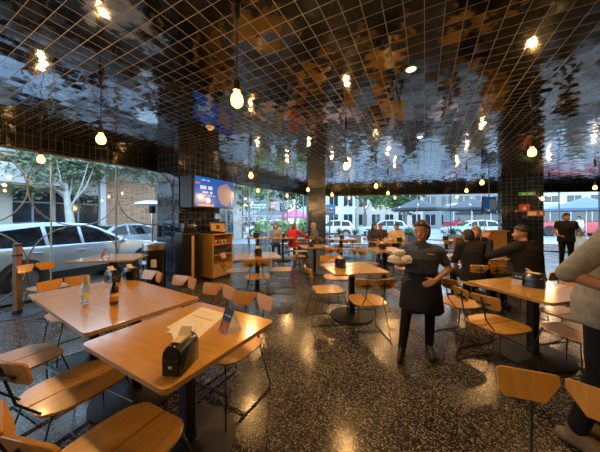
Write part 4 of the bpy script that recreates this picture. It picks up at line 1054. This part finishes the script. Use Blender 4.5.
# patio heater
t = thing('patio_heater', 'steel mushroom patio heater outside the glass left of the column', 'heater', (-4.15, 6.75, 0))
b = MB(); b.lathe([(0, .0), (.24, 0), (.24, .02), (.20, .05), (.20, .72), (.05, .78), (0, .78)], 20); part('gas_housing', b, M['steel'], t)
b = MB(); b.tube([(0, 0, .75), (0, 0, 1.74)], .03, 10); part('pole', b, M['steel'], t)
b = MB(); b.lathe([(.07, 1.66), (.09, 1.70), (.09, 1.86), (0, 1.88)], 18); part('burner', b, M['black'], t)
b = MB(); b.lathe([(.46, 1.90), (.40, 1.95), (.2, 2.01), (0, 2.03), (0, 2.015), (.2, 1.995), (.40, 1.935), (.45, 1.89)], 28); part('reflector', b, M['steel'], t)

# rear left window: street junction
pole_m = plain('pole_grey', (.20, .22, .24), .5, .5)
tree('big tree seen through the left back window, nearest the screen', -4.9, 20, 4.2, 2.8, GRN[1], 2000, (0, 0), .26)
tree('tree behind the pink parasol in the left back window', -.6, 24, 4.6, 3.0, GRN[0], 2000, (.3, 0), .28)
tree('tall tree at centre beyond the far windows', 7.0, 26, 4.0, 3.0, GRN[1], 2200, (0, 0), .28)
tree('low dark tree behind the grey parasol', 12.4, 28.5, 3.6, 2.2, GRN[0], 1700, (0, 0), .26)
def umbrella(label, x, y, r, ztop, zed, m, n=8, rz=.2):
    t = thing('patio_parasol', label, 'parasol', (x, y, 0), rz)
    b = MB(); tip = b.bm.verts.new((0, 0, ztop)); mid = [b.bm.verts.new((r * .5 * math.cos(2 * PI * k / n), r * .5 * math.sin(2 * PI * k / n), ztop - (ztop - zed) * .55)) for k in range(n)]
    ed = [b.bm.verts.new((r * math.cos(2 * PI * k / n), r * math.sin(2 * PI * k / n), zed)) for k in range(n)]; va = [b.bm.verts.new((r * 1.0 * math.cos(2 * PI * k / n), r * 1.0 * math.sin(2 * PI * k / n), zed - .16)) for k in range(n)]
    for k in range(n):
        j = (k + 1) % n; b.bm.faces.new((tip, mid[k], mid[j])); b.bm.faces.new((mid[k], ed[k], ed[j], mid[j])); b.bm.faces.new((ed[k], va[k], va[j], ed[j]))
    bmesh.ops.recalc_face_normals(b.bm, faces=b.bm.faces[:]); bmesh.ops.solidify(b.bm, geom=b.bm.faces[:], thickness=.012); part('canopy', b, m, t, 20)
    b = MB(); b.tube([(0, 0, .03), (0, 0, ztop + .06)], .028, 10); part('pole', b, M['steel'], t)
    for k in range(n):
        a = 2 * PI * k / n; b = MB(); b.tube([(.03 * math.cos(a), .03 * math.sin(a), ztop - .55), (r * .5 * math.cos(a), r * .5 * math.sin(a), ztop - (ztop - zed) * .55 - .02), (r * .98 * math.cos(a), r * .98 * math.sin(a), zed - .02)], .009, 5); part('rib', b, M['steel'], t)
    b = MB(); b.lathe([(0, 0), (.30, 0), (.30, .05), (.06, .09), (.05, .2), (0, .2)], 20); part('base', b, M['black'], t)
    return t
gfab = plain('grey_canvas', (.045, .052, .066), .8, 0, .1); pink = plain('pink_canvas', (.70, .17, .33), .7, 0, .1); bfab = plain('blue_grey_canvas', (.12, .17, .24), .75, 0, .1)
umbrella('grey patio parasol beyond the far windows, left of the pair', 8.3, 17.0, 1.75, 2.95, 2.25, gfab)
umbrella('grey patio parasol beyond the far windows, before the parked car and red bus', 12.0, 16.8, 1.8, 2.95, 2.25, gfab)
umbrella('blue-grey parasol beyond the window at the right edge', 19.3, 16.2, 2.2, 3.0, 2.2, bfab)
umbrella('pink parasol in the street beyond the left back window', -.4, 20.0, 1.5, 2.35, 1.70, pink)
# cars beyond
car('white car parked beyond the far windows, left of the tree', 2.7, 21.5, -.98, .1, whit, 'suv', None)
car('pale car parked at centre beyond the far windows', 7.4, 21.8, -.98, .1, silv, 'suv', None)
car('silver car parked before the red bus', 14.6, 20.6, -.98, .15, silv, 'suv', None)
car('white car crossing the junction in the left back window', -2.8, 22.5, -.95, .2, whit, 'suv', None)
car('dark car at the far kerb in the left back window', -6.4, 27, -.9, .3, dkp, 'sedan', None)
# bus
t = thing('city_bus', 'long red and grey bus in the street beyond the far windows', 'bus', (23.5, 23.6, SZ), R(-10))
BL = 16.5
bx('lower_body', (0, 0, .85), (BL, 2.4, 1.1), redp, t, .08); bx('upper_body', (0, 0, 2.75), (BL, 2.3, .6), grey, t, .1); bx('roof', (0, 0, 3.1), (BL - .3, 2.0, .16), whit, t, .05)
for k in range(9):
    w = bx('side_window', (-BL/2 + .95 + k * 1.64, 0, 1.92), (1.56, 2.34, 1.04), plainglass, t); bx('window_post', (-BL/2 + .12 + k * 1.64, 0, 1.92), (.09, 2.38, 1.06), grey, w)
for xx in (-4.8, 0, 5.2):
    for s in (-1, 1): b = MB(); b.lathe([(0, -.12), (.46, -.12), (.5, -.08), (.5, .08), (.46, .12), (.2, .10), (0, .08)], 24, (xx, s * 1.12, .5), Matrix.Rotation(R(-90 * s), 4, 'X')); part('wheel', b, TYRE, t)
# buildings beyond
def block(label, x, y, rz, w, h, m, nw, nf, wm=GW, d=5):
    t = thing('street_building', label, 'building', (x, y, SZ), rz)
    bx('wall', (0, d / 2, h / 2), (w, d, h), m, t); bx('cornice', (0, -.1, h - .15), (w + .2, .4, .3), WHB, t)
    fh = h / nf
    for j in range(nf):
        for k in range(nw):
            ww = w / nw; f = bx('window', (-w/2 + ww * (k + .5), -.01, fh * (j + .5)), (ww * .6, .08, fh * .58), wm, t)
            if nw * nf < 40: bx('window_bar', (-w/2 + ww * (k + .5), -.06, fh * (j + .5)), (.06, .03, fh * .58), WHB, f)
    return t
block('pale grey building beyond the far windows, behind the white car', 4.2, 38, R(-4), 9, 9, WHB, 4, 3)
block('cream building behind the centre tree and grey parasol', 14.5, 39, R(-6), 10.5, 9, CREAM, 5, 3)
block('grey building behind the red bus', 28, 39, R(-12), 15, 9, DKB, 6, 3)
block('long pale building behind the bus at the right edge', 46, 37, R(-18), 20, 9, WHB, 7, 3)
block('grey glass building at the junction in the left back window', -8, 42, R(8), 12, 10, DKB, 6, 4)
# street furniture in the left back window
def pole(nm, label, x, y, h, sign=None, cat='post'):
    t = thing(nm, label, cat, (x, y, SZ)); b = MB(); b.tube([(0, 0, 0), (0, 0, h)], .05, 10); part('pole', b, pole_m, t)
    if sign:
        w, hh, m, z = sign; b = MB(); b.box((0, -.07, z), (w, .04, hh), bev=.01); p = part('panel', b, m, t)
        b = MB(); 
        for k in range(5): b.box((-w * .32 + k * w * .16, -.095, z + hh * .15), (w * .1, .006, hh * .2))
        for k in range(4): b.box((-w * .28 + k * w * .18, -.095, z - hh * .2), (w * .12, .006, hh * .16))
        part('lettering', b, M['white'], p)
    return t
pole('street_sign', 'green street sign on a post in the left back window', -3.0, 17.2, 3.2, (1.5, .55, plain('street_green', (.02, .16, .10), .4), 2.55), 'sign')
pole('traffic_sign', 'white and red road sign on a post right of the green sign', -2.05, 18.5, 3.3, (.5, .8, plain('road_sign_red', (.52, .12, .08), .5), 2.75), 'sign')
pole('round_sign', 'blue round sign on a post just right of the corner pillar', 1.72, 13.9, 2.5, (.62, .6, plain('sign_bright_blue', (.02, .30, .75), .4), 2.15), 'sign')
pole('lamp_post', 'thin grey lamp post before the pink parasol', -.9, 17.5, 5.2)
pole('lamp_post', 'grey lamp post nearest the blue corner pillar', .25, 18.6, 5.4)
def planter(label, x, y, pm, lm, kind, s=1, grp=None):
    t = thing('patio_planter', label, 'planter', (x, y, 0), rnd.uniform(-.2, .2), grp)
    b = MB(); b.box((0, 0, .25 * s), (.62 * s, .5 * s, .5 * s), bev=.015); part('box', b, pm, t); bx('soil', (0, 0, .5 * s), (.54 * s, .42 * s, .03), CLAD, t)
    b = MB()
    if kind == 'agave':
        for k in range(22):
            a = k * 2.4; e = .25 + .6 * (k / 22); L_ = rnd.uniform(.45, .62) * s; d = V((math.cos(a) * math.cos(e * 1.5), math.sin(a) * math.cos(e * 1.5), math.sin(e * 1.5))); p0 = V((0, 0, .5 * s))
            sd = d.cross(V((0, 0, 1))).normalized() * .045 * s; m1 = p0 + d * L_ * .5 + V((0, 0, .02)); tip = p0 + d * L_
            vs = [b.bm.verts.new(v) for v in (p0 - sd * .6, p0 + sd * .6, m1 + sd, tip, m1 - sd)]; b.bm.faces.new(vs)
    else:
        for k in range(260):
            d = V((rnd.gauss(0, 1), rnd.gauss(0, 1), abs(rnd.gauss(0, 1)))).normalized() * rnd.random() ** .5; p = V((d.x * .42 * s, d.y * .35 * s, .5 * s + d.z * .55 * s)); a = V((rnd.uniform(-1, 1), rnd.uniform(-1, 1), rnd.uniform(-.3, 1))).normalized(); q = a.orthogonal().normalized(); w = .09 * s
            vs = [b.bm.verts.new(p + e) for e in (-a * w, q * w * .5, a * w, -q * w * .5)]; b.bm.faces.new(vs)
    link('leaves', b.mesh('leaves', None, False), lm, t); return t
terr = plain('planter_wood', (.32, .20, .11), .7, 0, .2, 12); dkpl = plain('planter_dark', (.08, .08, .085), .6)
PG = 'patio planters beyond the far windows'
for i, (px, Y, k, s, m, lab) in enumerate(((318 + 6, 15.0, 'agave', .95, terr, 'first wooden agave planter right of the corner pillar'), (339, 15.4, 'agave', 1.0, terr, 'second wooden agave planter right of the corner pillar'), (355, 15.2, 'agave', 1.0, terr, 'wooden agave planter left of the dark-haired woman'), (374, 15.0, 'agave', 1.0, terr, 'agave planter behind the dark-haired woman'),
        (410, 14.6, 'bush', 1.0, dkpl, 'dark leafy planter just left of the waitress head'), (452, 14.4, 'agave', 1.15, terr, 'agave planter right of the waitress head'), (478, 14.2, 'agave', 1.15, terr, 'agave planter left of the tan host stand'), (575, 13.8, 'bush', 1.1, terr, 'leafy planter beyond the right window behind the man in a vest'))):
    planter(lab, (px - 300) / 240 * Y, Y, m, GRN[3] if k == 'agave' else GRN[0], k, s, PG)
for px, Y, lab in ((263, 14.6, 'bright green bush planter left of the person in pale blue'), (283, 15.6, 'bright green bush planter between the blue and red diners'), (303, 15.2, 'bright green bush planter behind the grey-haired diner')):
    planter(lab, (px - 300) / 240 * Y, Y, dkpl, GRN[2], 'bush', 1.45, 'bright green planters beyond the left back window')
# patio tables glimpsed outside
for x, y, lab in ((4.6, 15.8, 'round white patio table beyond the far windows, left'), (9.4, 14.9, 'round white patio table beyond the window right of the waitress'), (10.7, 15.2, 'round white patio table before the red bus')):
    t = thing('patio_table', lab, 'table', (x, y, 0)); b = MB(); b.lathe([(0, .70), (.42, .70), (.43, .715), (.42, .73), (0, .73)], 28); part('tabletop', b, WHB, t)
    b = MB(); b.tube([(0, 0, .02), (0, 0, .70)], .03, 10); part('post', b, M['steel'], t); b = MB(); b.lathe([(0, 0), (.28, 0), (.28, .02), (0, .03)], 24); part('base', b, M['steel'], t)
# person outside in white
person('person', 'person in white walking outside beyond the right-hand window', (17.8, 15.3, 0), facing(-.9, .2), STAND, 'tan', ('short', 'black'), cloth('cloth_bright_white', (.7, .72, .75)), 1.9, JEAN, SHOE, .98, 1.05, .014)

# ------------------------------------------------------------------ sky, camera, view
w = bpy.data.worlds.new('sky'); sc.world = w; w.use_nodes = True; nt = w.node_tree; bg = nt.nodes['Background']
tc = N(nt, 'ShaderNodeTexCoord'); sx = N(nt, 'ShaderNodeSeparateXYZ'); nt.links.new(tc.outputs['Generated'], sx.inputs[0])
nt.links.new(ramp(nt, sx.outputs[2], [(0, (.70, .82, .98)), (.5, (.55, .74, 1.0)), (1, (.42, .64, 1.0))]), bg.inputs['Color'])
bg.inputs['Strength'].default_value = 5.6
cam = bpy.data.cameras.new('camera'); co = bpy.data.objects.new('camera', cam); COL.objects.link(co)
co.location = (0, 0, H); co.rotation_euler = (R(90), 0, 0)
cam.sensor_width = 36; cam.lens = 36 * 240 / 600; cam.shift_y = -7 / 600; cam.clip_start = .05; cam.clip_end = 300
sc.camera = co
sc.view_settings.view_transform = 'Standard'; sc.view_settings.look = 'None'; sc.view_settings.gamma = 1; sc.view_settings.use_curve_mapping = False
sc.view_settings.exposure = 0.0
sc.cycles.max_bounces = 8; sc.cycles.transparent_max_bounces = 16; sc.cycles.glossy_bounces = 4; sc.cycles.diffuse_bounces = 4
sc.cycles.sample_clamp_indirect = 6; sc.cycles.caustics_reflective = False; sc.cycles.caustics_refractive = False
for o in COL.objects:
    if '_used' in o: del o['_used']
